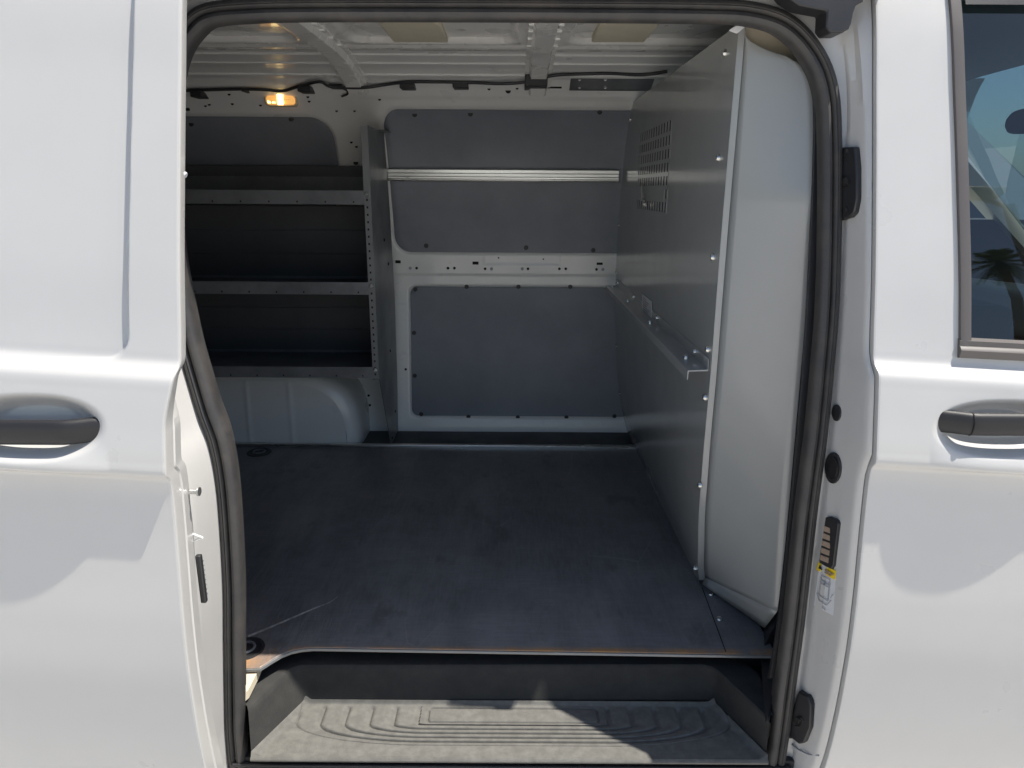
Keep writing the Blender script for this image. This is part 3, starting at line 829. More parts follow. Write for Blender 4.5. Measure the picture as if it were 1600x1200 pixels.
for px0, px1 in ((588, 700), (942, 1006)):
    a, b = atZ(px0, 34, ROOFZ-0.003), atZ(px1, 68, ROOFZ-0.003)
    x0, x1, y0, y1 = min(a.x, b.x), max(a.x, b.x)+0.0, b.y, a.y
    if y0 > y1: y0, y1 = y1, y0
    mb = MB(); mb.slab([(x0+0.02, y0, ROOFZ-0.001), (x0, y0+0.05, ROOFZ-0.001), (x0, y1, ROOFZ-0.001), (x1, y1, ROOFZ-0.001), (x1, y0+0.05, ROOFZ-0.001), (x1-0.02, y0, ROOFZ-0.001)], (0, 0, 0.03))
    mb.build('damping_pad', 'damping_pad', rin, bevel=0.004)

# ------------------------------------------------------------------ wheel arch and floor edge
def arch(x, y, z): return (x, y, z)
AX0, AX1 = -1.62, -0.632
mb = MB()
def arch_ring(y, sh, lift):
    pts = []
    n = 40; c = (AX0+AX1)/2; w = (AX1-AX0)/2 - sh; h = 0.345 - sh*0.9 + lift
    for k in range(n+1):
        a = math.pi*k/n
        ca, sa = math.cos(a), math.sin(a)
        pts.append(Vector((c + w*math.copysign(abs(ca)**0.55, ca), y, FLOOR-0.02 + h*abs(sa)**0.62)))
    return pts
def rib(p):
    for rx in (-1.30, -1.108, -0.932): 
        p.y -= 0.0035*math.exp(-((p.x-rx-0.02)/0.010)**2)
    return p
front = []
for y, sh in ((3.04, 0), (2.90, 0), (2.80, 0.0), (2.765, 0.010), (2.748, 0.028), (2.742, 0.055)):
    front.append(arch_ring(y, sh, 0))
mb.loft(front, False, False)
base = front[-1]; cx = sum(p.x for p in base)/len(base)
xa = [p.x for p in base]
# flat inner face with pressed ribs
def face(u, v):
    i = min(len(base)-1, int(u)); p = base[i]
    q = Vector((p.x, p.y, FLOOR-0.02+(p.z-FLOOR+0.02)*v))
    return rib(q) if 0.02 < v < 0.93 else q
n = len(base)
ub = []
top = lin(sorted((p.x, p.z) for p in base))
mb.grid(rng(min(xa), max(xa), 220), rng(0, 1, 14), lambda x, v: tuple(rib(Vector((x, 2.742, FLOOR-0.02+(top(x)-FLOOR+0.02)*v))) if v < 0.95 else Vector((x, 2.742, FLOOR-0.02+(top(x)-FLOOR+0.02)*v))), flip=False)
mb.build('wheel_arch', 'white_paint_lifted', van, 40)
mb = MB(); mb.grid(rng(-2.7, 0.55, 6), rng(2.715, 2.96, 4), lambda x, y: (x, y, FLOOR-0.008)); mb.build('floor_gutter', 'black_plastic', van)

# ------------------------------------------------------------------ cargo floor board (loose board dropped in)
board = thing('floor_board', 'dark scuffed load floor board with a worn brown front edge', 'floor board', (0, 2.0, FLOOR))
corner = [atZ(x, y, FLOOR) for x, y in [(490, 1011), (472, 1012.5), (455, 1016), (440, 1022), (426, 1030), (415, 1037), (406, 1043), (382, 1044)]]
out = [(0.615, 1.387, FLOOR), (0.615, 1.62, FLOOR), (0.530, 1.72, FLOOR), (0.520, 2.722, FLOOR), (-2.65, 2.722, FLOOR), (-2.65, 1.30, FLOOR), (corner[-1].x-0.03, corner[-1].y, FLOOR)]
out += [tuple(p) for p in reversed(corner)]
mb = MB(); mb.slab(out, (0, 0, -0.012))
# split the top so the floor keeps an even grid of faces
bd = mb.build('board_sheet', 'floor_board', board, bevel=0.0015)
mb = MB()
edge = [Vector((0.612, 1.386, FLOOR))] + [Vector((p.x, p.y, FLOOR)) for p in corner]
rr = []
for i, p in enumerate(edge):
    t = (edge[min(i+1, len(edge)-1)]-edge[max(i-1, 0)]).normalized(); nn = Vector((t.y, -t.x, 0)); nn = nn if nn.y < 0.2 and nn.dot(Vector((0.3, -1, 0))) > 0 else -nn
    rr.append([p+nn*0.0+Vector((0, 0, -0.002)), p+nn*0.003+Vector((0, 0, -0.0025)), p+nn*0.0035+Vector((0, 0, -0.008)), p+nn*0.0+Vector((0, 0, -0.009))])
mb.loft(rr, True, True); mb.build('edge_trim', 'upright_steel', board, 40)
mb = MB(); mb.box(-2.6, 0.52, 2.712, 2.732, FLOOR-0.010, FLOOR+0.012); mb.build('rear_trim', 'aluminium', board, bevel=0.003)
def cup(px, py, r, sq):
    p = atZ(px, py, FLOOR); n = 24
    rings = [[(p.x+q*math.cos(2*math.pi*k/n), p.y+sq*q*math.sin(2*math.pi*k/n), FLOOR+z) for k in range(n)]
             for q, z in ((r*1.08, 0.0005), (r*1.05, 0.003), (r*0.9, 0.0035), (r*0.82, 0.0015), (r*0.5, 0.0012), (0.0001, 0.0012))]
    mb = MB(); mb.loft(rings, True, False); o = mb.build('tie_down_cup', 'black_plastic', board, 40)
    mb = MB(); rings = []
    for k in range(25):
        a = 2*math.pi*k/24; c = p+Vector((r*0.5*math.cos(a), sq*r*0.5*math.sin(a), 0.004)); rings.append(c)
    mb.tube(rings, 0.0035, 6, False); mb.build('tie_down_ring', 'shelf_steel', o, 50)
cup(384, 1014, 0.040, 1.0)
cup(405, 707, 0.045, 1.0)
for x, y in [(1111, 929), (1124, 968)]: stud('floor_bolt', atZ(x, y, FLOOR), (0, 0, 1), 0.0085, 0.005, 'zinc', board)
mb = MB(); a_, b_ = atZ(1097, 918, FLOOR+0.001), atZ(1134, 1018, FLOOR+0.001)
mb.tube([a_, b_], 0.0012, 6); mb.build('board_joint', 'hole_dark', board)
mb = MB(); sp_ = catmull([atZ(x, y, FLOOR+0.0006) for x, y in [(388, 994), (420, 981), (455, 966), (490, 951), (515, 941), (528, 932)]], 6, False)
wd = lambda k: 0.0042*(1-k/len(sp_))**0.6+0.0003
mb.loft([[p+Vector((0.3*wd(k), -wd(k), 0)), p+Vector((-0.3*wd(k), wd(k), 0))] for k, p in enumerate(sp_)], False, False)
mat('streak_grey', (0.48, 0.47, 0.45), 0.7, tint=(0.16, 0.16, 0.165), tint_scale=60, tint_amt=0.8)
mb.build('pale_streak', 'streak_grey', board)  # thin pale tapering strip laid on the board
# sill plate below the left corner of the board
mb = MB(); q = [atZ(x, y, 0.497) for x, y in [(381, 1036), (408, 1036), (404, 1046), (388, 1078), (381, 1084)]]
mb.slab(q, (0, 0, -0.02)); mb.build('sill_corner', 'cream_paint', van)

# ------------------------------------------------------------------ step well
TZ = 0.38
def tz(px, py, z=TZ): return atZ(px, py, z)
fl, fr_ = tz(393, 1180), tz(1197, 1181); bl, br = tz(478, 1097), tz(1113, 1097)
YF, YB = fl.y, bl.y
def edgeL(y): return fl.x + (bl.x-fl.x)*(y-YF)/(YB-YF)
def edgeR(y): return fr_.x + (br.x-fr_.x)*(y-YF)/(YB-YF)
y_pl0, y_pl1 = tz(800, 1130).y, tz(800, 1106).y
xp0, xp1 = tz(668, 1122).x, tz(935, 1122).x
xpc = (xp0+xp1)/2; xph = (xp1-xp0)/2
def relief(x, y):
    a_ = max(abs(x-xpc)-xph, 0)/4.4; b_ = max(y_pl0-y, 0)
    q = math.hypot(a_, b_)
    z = 0.0
    pitch = 0.0126
    if y < y_pl1+0.006:
        k = (q-0.004)/pitch
        fade = smooth(y_pl1+0.006, y_pl1-0.004, y)
        if 0 < k < 5.0:
            f = k-math.floor(k)
            z += fade*(0.0022*(f-0.5) - 0.0060*math.exp(-((f-0.06)/0.12)**2) - 0.0060*math.exp(-((f-1.06)/0.12)**2))
    # plaque outline
    d = sdbox(x, y, xp0, xp1, y_pl0+0.002, y_pl1, 0.01)
    z -= 0.0045*math.exp(-((d+0.001)/0.0022)**2)
    return z
mb = MB()
ny = 210; nx = 520
def tread(u, v):
    y = YF + (YB-YF)*v; x = edgeL(y) + (edgeR(y)-edgeL(y))*u
    e = min(u*(edgeR(y)-edgeL(y)), (1-u)*(edgeR(y)-edgeL(y)))
    z = TZ + relief(x, y) + 0.010*(1-smooth(0, 0.02, e))**2 + 0.008*(1-smooth(0, 0.012, YB-y))**2
    return (x, y, z)
mb.grid(rng(0, 1, nx), rng(0, 1, ny), tread)
nose = [(0.0, 0.0), (-0.004, 0.001), (-0.008, -0.001), (-0.010, -0.004), (-0.009, -0.008), (-0.002, -0.010), (0.03, -0.012)]
mb.loft([[Vector((edgeL(YF)+(edgeR(YF)-edgeL(YF))*u, YF+a_, TZ+(0.010*(1-smooth(0, 0.02, min(u, 1-u)*1.1))**2 if k == 0 else 0)+b_)) for k, (a_, b_) in enumerate(nose)] for u in rng(0, 1, 60)], False, False, True)
step = mb.build('step_tread', 'step_plastic_sunlit', van, 30)
step['label'] = 'ribbed plastic step tread coloured sunlit grey below the floor edge'
# well walls
TOPZ = 0.462
tl, tr_, cl_, cr_ = tz(388, 1112, TOPZ), tz(1202, 1128, TOPZ), tz(458, 1043, TOPZ), tz(1112, 1042, TOPZ)
def rounded(a, b, c, d, r, n=8):
    def arc(p, q, s_):
        u = (p-q).normalized(); w = (s_-q).normalized(); A = q+u*r; B = q+w*r
        return [A*(1-t)**2+q*2*t*(1-t)+B*t*t for t in rng(0, 1, n)]
    def run(p, q, k): return [p+(q-p)*t for t in rng(0, 1, k)]
    A1 = arc(a, b, c); A2 = arc(b, c, d)
    return run(a, A1[0], 8)[:-1] + A1 + run(A1[-1], A2[0], 20)[1:-1] + A2 + run(A2[-1], d, 8)[1:]
up3 = Vector((0, 0, 1))
bot = rounded(Vector(fl)+up3*0.009, Vector(bl)+up3*0.006, Vector(br)+up3*0.006, Vector(fr_)+up3*0.009, 0.018)
topr = rounded(Vector(tl), Vector(cl_), Vector(cr_), Vector(tr_), 0.030)
lip = [Vector((p.x*1.004, p.y+0.004, p.z+0.004)) for p in topr]
lip2 = [Vector((p.x*1.012, p.y+0.012, p.z+0.005)) for p in topr]
rim = [Vector((max(-0.585, min(0.572, p.x*1.16)), p.y+(0.16 if abs(p.x) < 0.44 else 0.02), p.z+0.005)) for p in topr]
mid1 = [a_*0.75+b_*0.25 for a_, b_ in zip(bot, topr)]; mid2 = [a_*0.12+b_*0.88 for a_, b_ in zip(bot, topr)]
mb = MB(); mb.loft([bot, mid1, mid2, topr, lip, lip2, rim], False, False)
mb.build('step_well', 'step_plastic_shaded', van, 35)
mb = MB(); mb.grid([0, 1], [0, 1], lambda u, v: (-0.75+1.5*u, 1.41+0.05*v, 0.36+0.145*v)); mb.build('well_back', 'black_plastic', van)
# dark filler at the foot of the B-post
mb = MB(); mb.slab([tz(1188, 1020, 0.49), tz(1222, 955, 0.60), tz(1235, 1000, 0.5), tz(1215, 1100, 0.45), tz(1196, 1128, 0.47)], (0.02, 0.06, 0))
mb.build('pillar_foot_trim', 'black_plastic', van)

# ------------------------------------------------------------------ bulkhead partition
part = thing('bulkhead_partition', 'grey sheet steel bulkhead with a slotted vent between load space and cab', 'partition', (0.47, 2.2, FLOOR))
XB = pchip([(0.51, 0.512), (0.62, 0.486), (0.80, 0.462), (1.13, 0.446), (1.54, 0.440), (1.86, 0.440)])
YE = pchip([(0.51, 1.680), (0.70, 1.60), (0.95, 1.545), (1.18, 1.515), (1.54, 1.507), (1.86, 1.507)])
PT = 1.856
# vent grille, measured where the plate is at X=0.44
g0, g1 = atX(996, 333, 0.440), atX(1049, 187, 0.440)
gy1, gy0 = atX(997, 270, 0.440).y, atX(1045, 270, 0.440).y
gz1 = atX(1047, 187, 0.440).z; gz0 = atX(1042, 334, 0.440).z
yt0 = lambda z: YE(z)
def ymax(z): return WALL(z)-0.004
zs_ = merge(rng(0.512, 0.70, 20), rng(0.70, gz0, 20), [gz0], rng(gz0, gz1, 10), rng(gz1, PT, 12))
def pgrid(mb, ya, yb, z0, z1):
    mb.grid(rng(0, 1, 30), [z for z in zs_ if z0-1e-6 <= z <= z1+1e-6], lambda u, z: (XB(z), (ya(z)+(yb(z)-ya(z))*u), z))
mb = MB()
pgrid(mb, yt0, ymax, 0.51, gz0)
pgrid(mb, yt0, lambda z: gy0, gz0, gz1)
pgrid(mb, lambda z: gy1, ymax, gz0, gz1)
pgrid(mb, yt0, ymax, gz1, PT)
sheet = mb.build('partition_sheet', 'partition_steel', part, 40)
# slotted vent: bars left between punched slots
mb = MB(); ncol, nrow = 13, 7
blank = 5
dy = (gy1-gy0)/ncol; dz = (gz1-gz0)/nrow
for j in range(nrow+1):
    z = gz0+dz*j; w = 0.011 if 0 < j < nrow else 0.006
    mb.box(0.4385, 0.4400, gy0, gy1, max(gz0, z-w/2), min(gz1, z+w/2))
for i in range(ncol+1):
    y = gy0+dy*i; w = dy*0.44
    mb.box(0.4388, 0.4403, max(gy0, y-w/2), min(gy1, y+w/2), gz0, gz1)
mb.box(0.4380, 0.4398, gy0+dy*1.0, gy1, gz0+dz*1.0, gz0+dz*2.0)
vent = mb.build('vent_grille', 'partition_steel', part)
mb = MB(); mb.box(0.450, 0.454, gy0-0.02, gy1+0.02, gz0-0.02, gz1+0.02); mb.build('vent_dark_sheet', 'seat_cloth', part)  # added black sheet standing in for the dark cab behind the slots
vent['label'] = 'slotted vent punched through the bulkhead'
pv = atX(1003, 292, 0.436)
mb = MB(); mb.tube([atX(1003, 284, 0.434), atX(1003, 297, 0.430), atX(1006, 316, 0.427), atX(1008, 320, 0.428)], [0.0025, 0.003, 0.007, 0.006], 10); mb.build('coat_hook', 'zinc', part, 50)
# turned flange on the free edge and the return panel that closes up to the B-post
mb = MB()
zf = merge(rng(0.53, PT, 40))
def fl_ring(z):
    x, y = XB(z), YE(z); w = 0.0145+0.003*smooth(1.2, 0.6, z)
    return [Vector(p) for p in ((x, y+0.004, z), (x+0.0006, y+0.001, z), (x+0.002, y, z), (x+w-0.001, y-0.001, z), (x+w, y+0.001, z), (x+w, y+0.012, z))]
mb.loft([fl_ring(z) for z in zf], False, False, True)
mb.build('edge_flange', 'partition_steel', part, 40)
LPX = lin([(905, 1104), (830, 1107), (740, 1112.5), (650, 1117.5), (560, 1122), (400, 1131), (297, 1138), (187, 1145), (57, 1157)])
Lrows = rng(905, 57, 40)
RPX = [(1215, 955), (1222, 900), (1232, 800), (1241, 700), (1250, 600), (1258, 500), (1263, 400), (1268, 300), (1271, 200), (1271, 150), (1266, 118), (1251, 94), (1228, 79), (1198, 68), (1165, 58)]
rp = catmull([(x, y, 0) for x, y in RPX], 8, False)
def ret_pt(px, py):
    # sheet that runs from the flange line out to the B-post
    Y = 1.5
    for _ in range(50):
        p = atY(px, py, Y); zc = max(0.52, min(1.9, p.z))
        xl_, yl_ = XB(zc)+0.016, YE(zc)+0.006; xr_, yr_ = 0.60, max(1.395, FLANGE(zc)+0.035)
        t = (p.x-xl_)/(xr_-xl_)
        Y = 0.6*Y + 0.4*(yl_+(yr_-yl_)*t)
    return atY(px, py, Y)
mb = MB()
rows = []
rpt = [atS(q.x, q.y, lambda z: max(1.395, FLANGE(z)+0.035), 1.4) for q in rp]
RXz = lin([(p.z, p.x) for p in rpt])
zb_r = rpt[0].z
XRF = lin([(zb_r, rpt[0].x), (rpt[len(rpt)//2].z, rpt[len(rpt)//2].x), (1.86, 0.575)])
for k in range(91):
    t0 = k/90; zl_ = 0.540+(PT-0.012-0.540)*t0
    zr_ = zb_r+(rpt[-1].z-0.002-zb_r)*t0
    zz = zl_; w_ = 0.0150+0.003*smooth(1.2, 0.6, zz)
    xl_ = XB(zz)+w_; yl_ = YE(zz)+0.003
    xr_ = RXz(zr_); xf = XRF(zr_); yf_ = max(1.395, FLANGE(zr_)+0.035)
    yr_ = yl_+(yf_-yl_)*min(1.0, max(0.0, (xr_-xl_)/(xf-xl_)))
    Lp = Vector((xl_, yl_, zl_)); Rp = Vector((max(xr_, xl_+0.003), yr_, zr_))
    rows.append([Lp.lerp(Rp, t) for t in rng(0, 1, 10)])
mb.loft(rows, False, False, True)
ret = mb.build('return_panel', 'partition_steel', part, 40, solid=0.0015)
ret['label'] = 'pale grey steel return panel facing the doorway'
A, B = rows[0][0], rows[0][-1]; Cc = atZ(1195, 981, FLOOR+0.012); Dd = atZ(1098, 913, FLOOR+0.012)
mb = MB(); n = 10
mb.grid(rng(0, 1, n), rng(0, 1, 3), lambda u, v: (rows[0][int(round(u*10))]*(1-v) + (Dd*(1-u)+Cc*u)*v))
mb.build('foot_flange', 'partition_steel', part, 40, solid=0.0015)
for x, y in [(1134, 83), (1124, 247), (1115, 402), (1107, 546), (1103, 621), (1095, 758), (1087, 888)]:
    p = atX(x, y, 0.446)
    for _ in range(8): p = atX(x, y, XB(max(0.52, p.z)))
    stud('partition_bolt', p, (-1, 0, 0), 0.0085, 0.007, 'zinc', sheet)
for x, y in [(971, 188), (965, 350), (960, 424), (957, 537), (956, 610)]:
    p = wp(x, y, 0.03); p.x = XB(p.z); stud('partition_bolt', p, (-1, -0.4, 0), 0.007, 0.006, 'zinc', sheet)
# hat channel across the bulkhead with its bolts
zc_ = atX(1110, 582, 0.446).z
mb = MB()
y0c, y1c = atX(1108, 582, 0.446).y, 2.985
prof = [(0.0, 0.030), (-0.002, 0.030), (-0.002, 0.004), (-0.045, 0.002), (-0.047, 0.0), (-0.047, -0.020), (-0.045, -0.020), (-0.044, -0.001), (0.0, 0.0)]
mb.loft([[Vector((XB(zc_)-0.0015+a_, y, zc_+b_)) for a_, b_ in prof] for y in (y0c, y1c)], True, True)
chan = mb.build('cross_channel', 'partition_steel', part, bevel=0.0006); chan['label'] = 'angled steel channel bolted across the bulkhead'
for yb in (2.93, 2.53, 2.10, 1.64):
    stud('channel_bolt', (XB(zc_)-0.026, yb, zc_+0.002), (0, 0, 1), 0.008, 0.009, 'zinc', chan)
    stud('channel_bolt', (XB(zc_)-0.0035, yb, zc_+0.020), (-1, 0, 0), 0.008, 0.007, 'zinc', chan)
q = [atX(x, y, XB(1.3)-0.0012) for x, y in [(1003, 459), (1018, 471), (1018, 500), (1003, 485)]]
mb = MB(); mb.slab(q, (0.0012, 0, 0)); lab = mb.build('rating_label', 'paper', part)
for k in range(6):
    t0 = 0.12+0.13*k
    ln_ = [q[0]+(q[3]-q[0])*t0+(q[1]-q[0])*0.12, q[0]+(q[3]-q[0])*t0+(q[1]-q[0])*(0.5+0.35*((k*37) % 10)/10), q[0]+(q[3]-q[0])*(t0+0.06)+(q[1]-q[0])*(0.5+0.35*((k*37) % 10)/10), q[0]+(q[3]-q[0])*(t0+0.06)+(q[1]-q[0])*0.12]
    mb = MB(); mb.slab([p+Vector((-0.0006, 0, 0)) for p in ln_], (0.0004, 0, 0)); mb.build('label_line', 'print_grey', lab)
# post trim and pillar inside
mb = MB()
strip = [(1270, 136), (1272, 200), (1269, 300), (1264, 400), (1259, 500), (1252, 600), (1243, 700), (1234, 800), (1224, 900), (1217, 955), (1209, 1010), (1200, 1060)]
mb.loft([[ (lambda P: P)(atS(x+dx, y, lambda z: FLANGE(z)+0.028+dy_, 1.35)) for dx, dy_ in ((-1, 0.006), (2, -0.006), (9, -0.006), (30, 0.0))] for x, y in strip], False, False)
mb.build('pillar_strip', 'black_plastic', van, 40)
mb = MB(); mb.grid(rng(0.46, 0.68, 8), rng(1.55, 1.95, 14), lambda x, z: (x, 1.525, z)); mb.build('pillar_inner', 'cream_paint', van, 40)
mb = MB(); a_, b_ = atY(1140, 50, 1.46), atY(1172, 38, 1.46)
mb.slab([atY(1139, 47, 1.455), atY(1160, 33, 1.455), atY(1176, 33, 1.455), atY(1152, 52, 1.455)], (0, 0.006, 0)); mb.build('bulkhead_clip', 'paper', part, bevel=0.001)

# ------------------------------------------------------------------ shelving unit
shelf = thing('shelving_unit', 'dark grey steel shelving unit bolted along the far wall above the wheel arch', 'shelving', (-1.1, 2.75, FLOOR))
SXE, SXL, SYF = -0.505, -1.90, 2.552
ZS = [(1.535, 1.487), (1.2125, 1.1665), (0.893, 0.850)]
for i, (z1, z0) in enumerate(ZS):
    back = 2.895 if i == 0 else 2.935
    mb = MB()
    prof = [(SYF+0.012, z0+0.002), (SYF+0.012, z0), (SYF, z0), (SYF, z1), (SYF+0.002, z1), (SYF+0.003, z1-0.002), (SYF+0.003, z0+0.012), (back, z0+0.012), (back, z0+0.10), (back+0.002, z0+0.10), (back+0.002, z0+0.009), (SYF+0.004, z0+0.009)]
    mb.loft([[Vector((x, y, z)) for y, z in prof] for x in (SXL, SXE-0.012)], True, True)
    sh = mb.build('shelf', 'shelf_steel', shelf, bevel=0.0007)
    mb = MB()
    for k in range(14):
        x = SXE-0.06-0.1*k; mb.box(x-0.0025, x+0.0025, SYF-0.0008, SYF+0.001, z0+0.006, z0+0.012)
    for px in ():
        pass
    mb.build('lip_slots', 'hole_dark', sh)
for z0, z1 in ((1.187, 1.475), (0.872, 1.155)):
    mb = MB()
    yb = 2.925
    zz = [z0]
    prof = []
    n = 3; H = (z1-z0)/n
    for k in range(n):
        a_ = z0+H*k; prof += [(yb, a_+0.003), (yb, a_+H-0.005), (yb+0.002, a_+H-0.003), (yb+0.002, a_+H-0.0005)]
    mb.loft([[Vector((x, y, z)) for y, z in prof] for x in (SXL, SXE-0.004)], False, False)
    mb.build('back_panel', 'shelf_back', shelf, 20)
mb = MB()
yb = 2.90
mb.loft([[Vector((x, y, z)) for y, z in ((yb-0.004, 1.56), (yb-0.004, 1.625), (yb+0.006, 1.63), (yb+0.006, 1.56))] for x in (SXL, SXE-0.004)], True, True)
mb.build('top_rail', 'shelf_back', shelf, bevel=0.001)
def end_panel(x, name='end_panel'):
    prof = [(SYF, 1.752), (2.87, 1.752), (2.93, 1.45), (2.965, 1.1), (2.95, 0.75), (2.92, 0.54), (2.92, 0.512), (2.735, 0.512), (SYF+0.012, 0.83), (SYF, 0.86)]
    mb = MB(); mb.slab([(x, y, z) for y, z in prof], (0.0025, 0, 0)); o = mb.build(name, 'upright_steel', shelf, bevel=0.0005)
    mb = MB(); mb.box(x-0.022, x+0.0005, SYF-0.0022, SYF-0.0002, 0.845, 1.752); st = mb.build('front_flange', 'upright_steel', o, bevel=0.0005)
    mb = MB()
    z = 0.862
    while z < 1.50:
        mb.box(x-0.0145, x-0.0085, SYF-0.0030, SYF-0.0015, z, z+0.0075); z += 0.0255
    mb.build('slot_holes', 'hole_dark', o)
    mb = MB(); mb.slab([(x+0.0025, SYF+0.18, 1.752), (x+0.03, SYF+0.18, 1.752), (x+0.03, 2.87, 1.752), (x+0.0025, 2.87, 1.752)], (0, 0, -0.002)); mb.build('top_flange', 'upright_steel', o)
    return o
ep = end_panel(SXE)
end_panel(SXL)
for z1, z0 in ZS: stud('shelf_bolt', (SXE-0.011, SYF-0.002, (z0+z1)/2+0.012), (0, -1, 0.1), 0.0085, 0.006, 'zinc', shelf)
for y, z in ((2.76, 0.535), (2.86, 0.62), (2.80, 0.9), (2.84, 1.25), (2.77, 1.35)): stud('end_bolt', (SXE+0.0025, y, z), (1, 0, 0), 0.006, 0.003, 'hole_dark', shelf)

# ------------------------------------------------------------------ cab seen through the passenger window
mb = MB()   # far door and its window frame
yo = 2*YMID
mb.grid(rng(0.64, 2.45, 8), rng(0.35, 1.435, 12), lambda x, z: (x, yo-SKIN(z)-0.05, z))
mb.grid(rng(0.60, 0.80, 3), rng(1.40, 1.93, 8), lambda x, z: (x, yo-SKIN(z)-0.03, z))
mb.grid(rng(0.60, 1.75, 6), rng(1.84, 1.95, 4), lambda x, z: (x, yo-SKIN(z)-0.02, z))
mb.build('driver_door', 'cab_plastic', van, 40)
mb = MB(); mb.grid(rng(0.80, 1.75, 4), rng(1.38, 1.86, 6), lambda x, z: (x, yo-SKIN(z)-0.02, z)); mb.build('driver_window', 'window_glass', van, 40)
mb = MB(); mb.grid(rng(0.62, 1.55, 4), rng(1.45, 2.80, 14), lambda x, y: (x, y, roof_z(y, ROOFZ-0.03)-0.02*((x-0.62)))); mb.build('cab_headliner', 'headliner', van, 40)
mb = MB(); mb.box(0.55, 2.1, 1.25, 3.0, 0.40, 0.44); mb.build('cab_floor', 'cab_plastic', van)
mb = MB()
mb.loft([[Vector((x, y, z)) for x, z in ((1.75, 0.45), (1.62, 0.8), (1.60, 1.10), (1.72, 1.22), (2.25, 1.16), (2.3, 0.45))] for y in (1.24, 3.0)], True, True)
mb.build('dashboard', 'cab_plastic', van, bevel=0.03, segs=4)
mb = MB(); mb.grid(rng(1.36, 2.88, 8), rng(0, 1, 6), lambda y, v: (1.55+0.85*v-0.12*((y-YMID)/0.75)**2*v, y, 1.915-0.74*v)); mb.build('windscreen', 'window_glass', van, 40)
mb = MB(); mb.loft([[Vector((1.45+0.85*v+a_, 2.86+0.12*v+b_, 1.90-0.70*v)) for a_, b_ in ((-0.04, -0.03), (0.04, -0.03), (0.05, 0.05), (-0.04, 0.05))] for v in (0, 1)], True, True)
mb.loft([[Vector((1.52+0.85*v+a_, 1.40-0.14*v+b_, 1.90-0.70*v)) for a_, b_ in ((-0.03, -0.03), (0.04, -0.03), (0.04, 0.03), (-0.03, 0.03))] for v in (0, 1)], True, True)
mb.build('windscreen_pillar', 'cream_paint', van)
mb = MB()
mb.loft([[Vector((1.43+b_*0.2, 2.05+a_*0.105, 1.735+c_)) for a_, c_, b_ in [(math.copysign(abs(math.cos(t))**0.5, math.cos(t)), 0.034*s_*math.copysign(abs(math.sin(t))**0.6, math.sin(t)), d_) for t in [2*math.pi*k/24 for k in range(24)]]] for s_, d_ in ((0.7, -0.02), (1.0, 0.0), (1.0, 0.1), (0.6, 0.2))], True, True)
mb.tube([(1.45, 2.05, 1.75), (1.52, 2.08, 1.86)], 0.012, 8)
mb.build('cabin_mirror', 'headliner', van, 40)
def seat(y0, name):
    rings = []
    for z, w, d, xx in ((0.75, 0.24, 0.06, 0.82), (0.9, 0.25, 0.075, 0.79), (1.1, 0.24, 0.07, 0.75), (1.25, 0.20, 0.06, 0.71), (1.30, 0.15, 0.045, 0.70), (1.315, 0.08, 0.02, 0.69)):
        rings.append([Vector((xx+d*math.copysign(abs(math.cos(t))**0.6, math.cos(t)), y0+w*math.copysign(abs(math.sin(t))**0.6, math.sin(t)), z)) for t in [2*math.pi*k/20 for k in range(20)]])
    mb = MB(); mb.loft(rings, True, True)
    rings = []
    for z, w, d in ((1.35, 0.10, 0.04), (1.38, 0.13, 0.05), (1.48, 0.13, 0.05), (1.52, 0.09, 0.03)):
        rings.append([Vector((0.69+d*math.cos(t), y0+w*math.sin(t), z)) for t in [2*math.pi*k/16 for k in range(16)]])
    mb.loft(rings, True, True); mb.box(0.80, 1.35, y0-0.24, y0+0.24, 0.62, 0.80)
    mb.build(name, 'seat_cloth', van, 40)
seat(1.66, 'passenger_seat'); seat(2.58, 'driver_seat')
a_ = atY(1510, 480, 1.47); b_ = atY(1585, 540, 1.47)
mb = MB(); mb.box(a_.x, b_.x, 1.47, 1.66, 1.02, a_.z); mb.build('door_grab_bin', 'seat_cloth', van, bevel=0.025, segs=3)

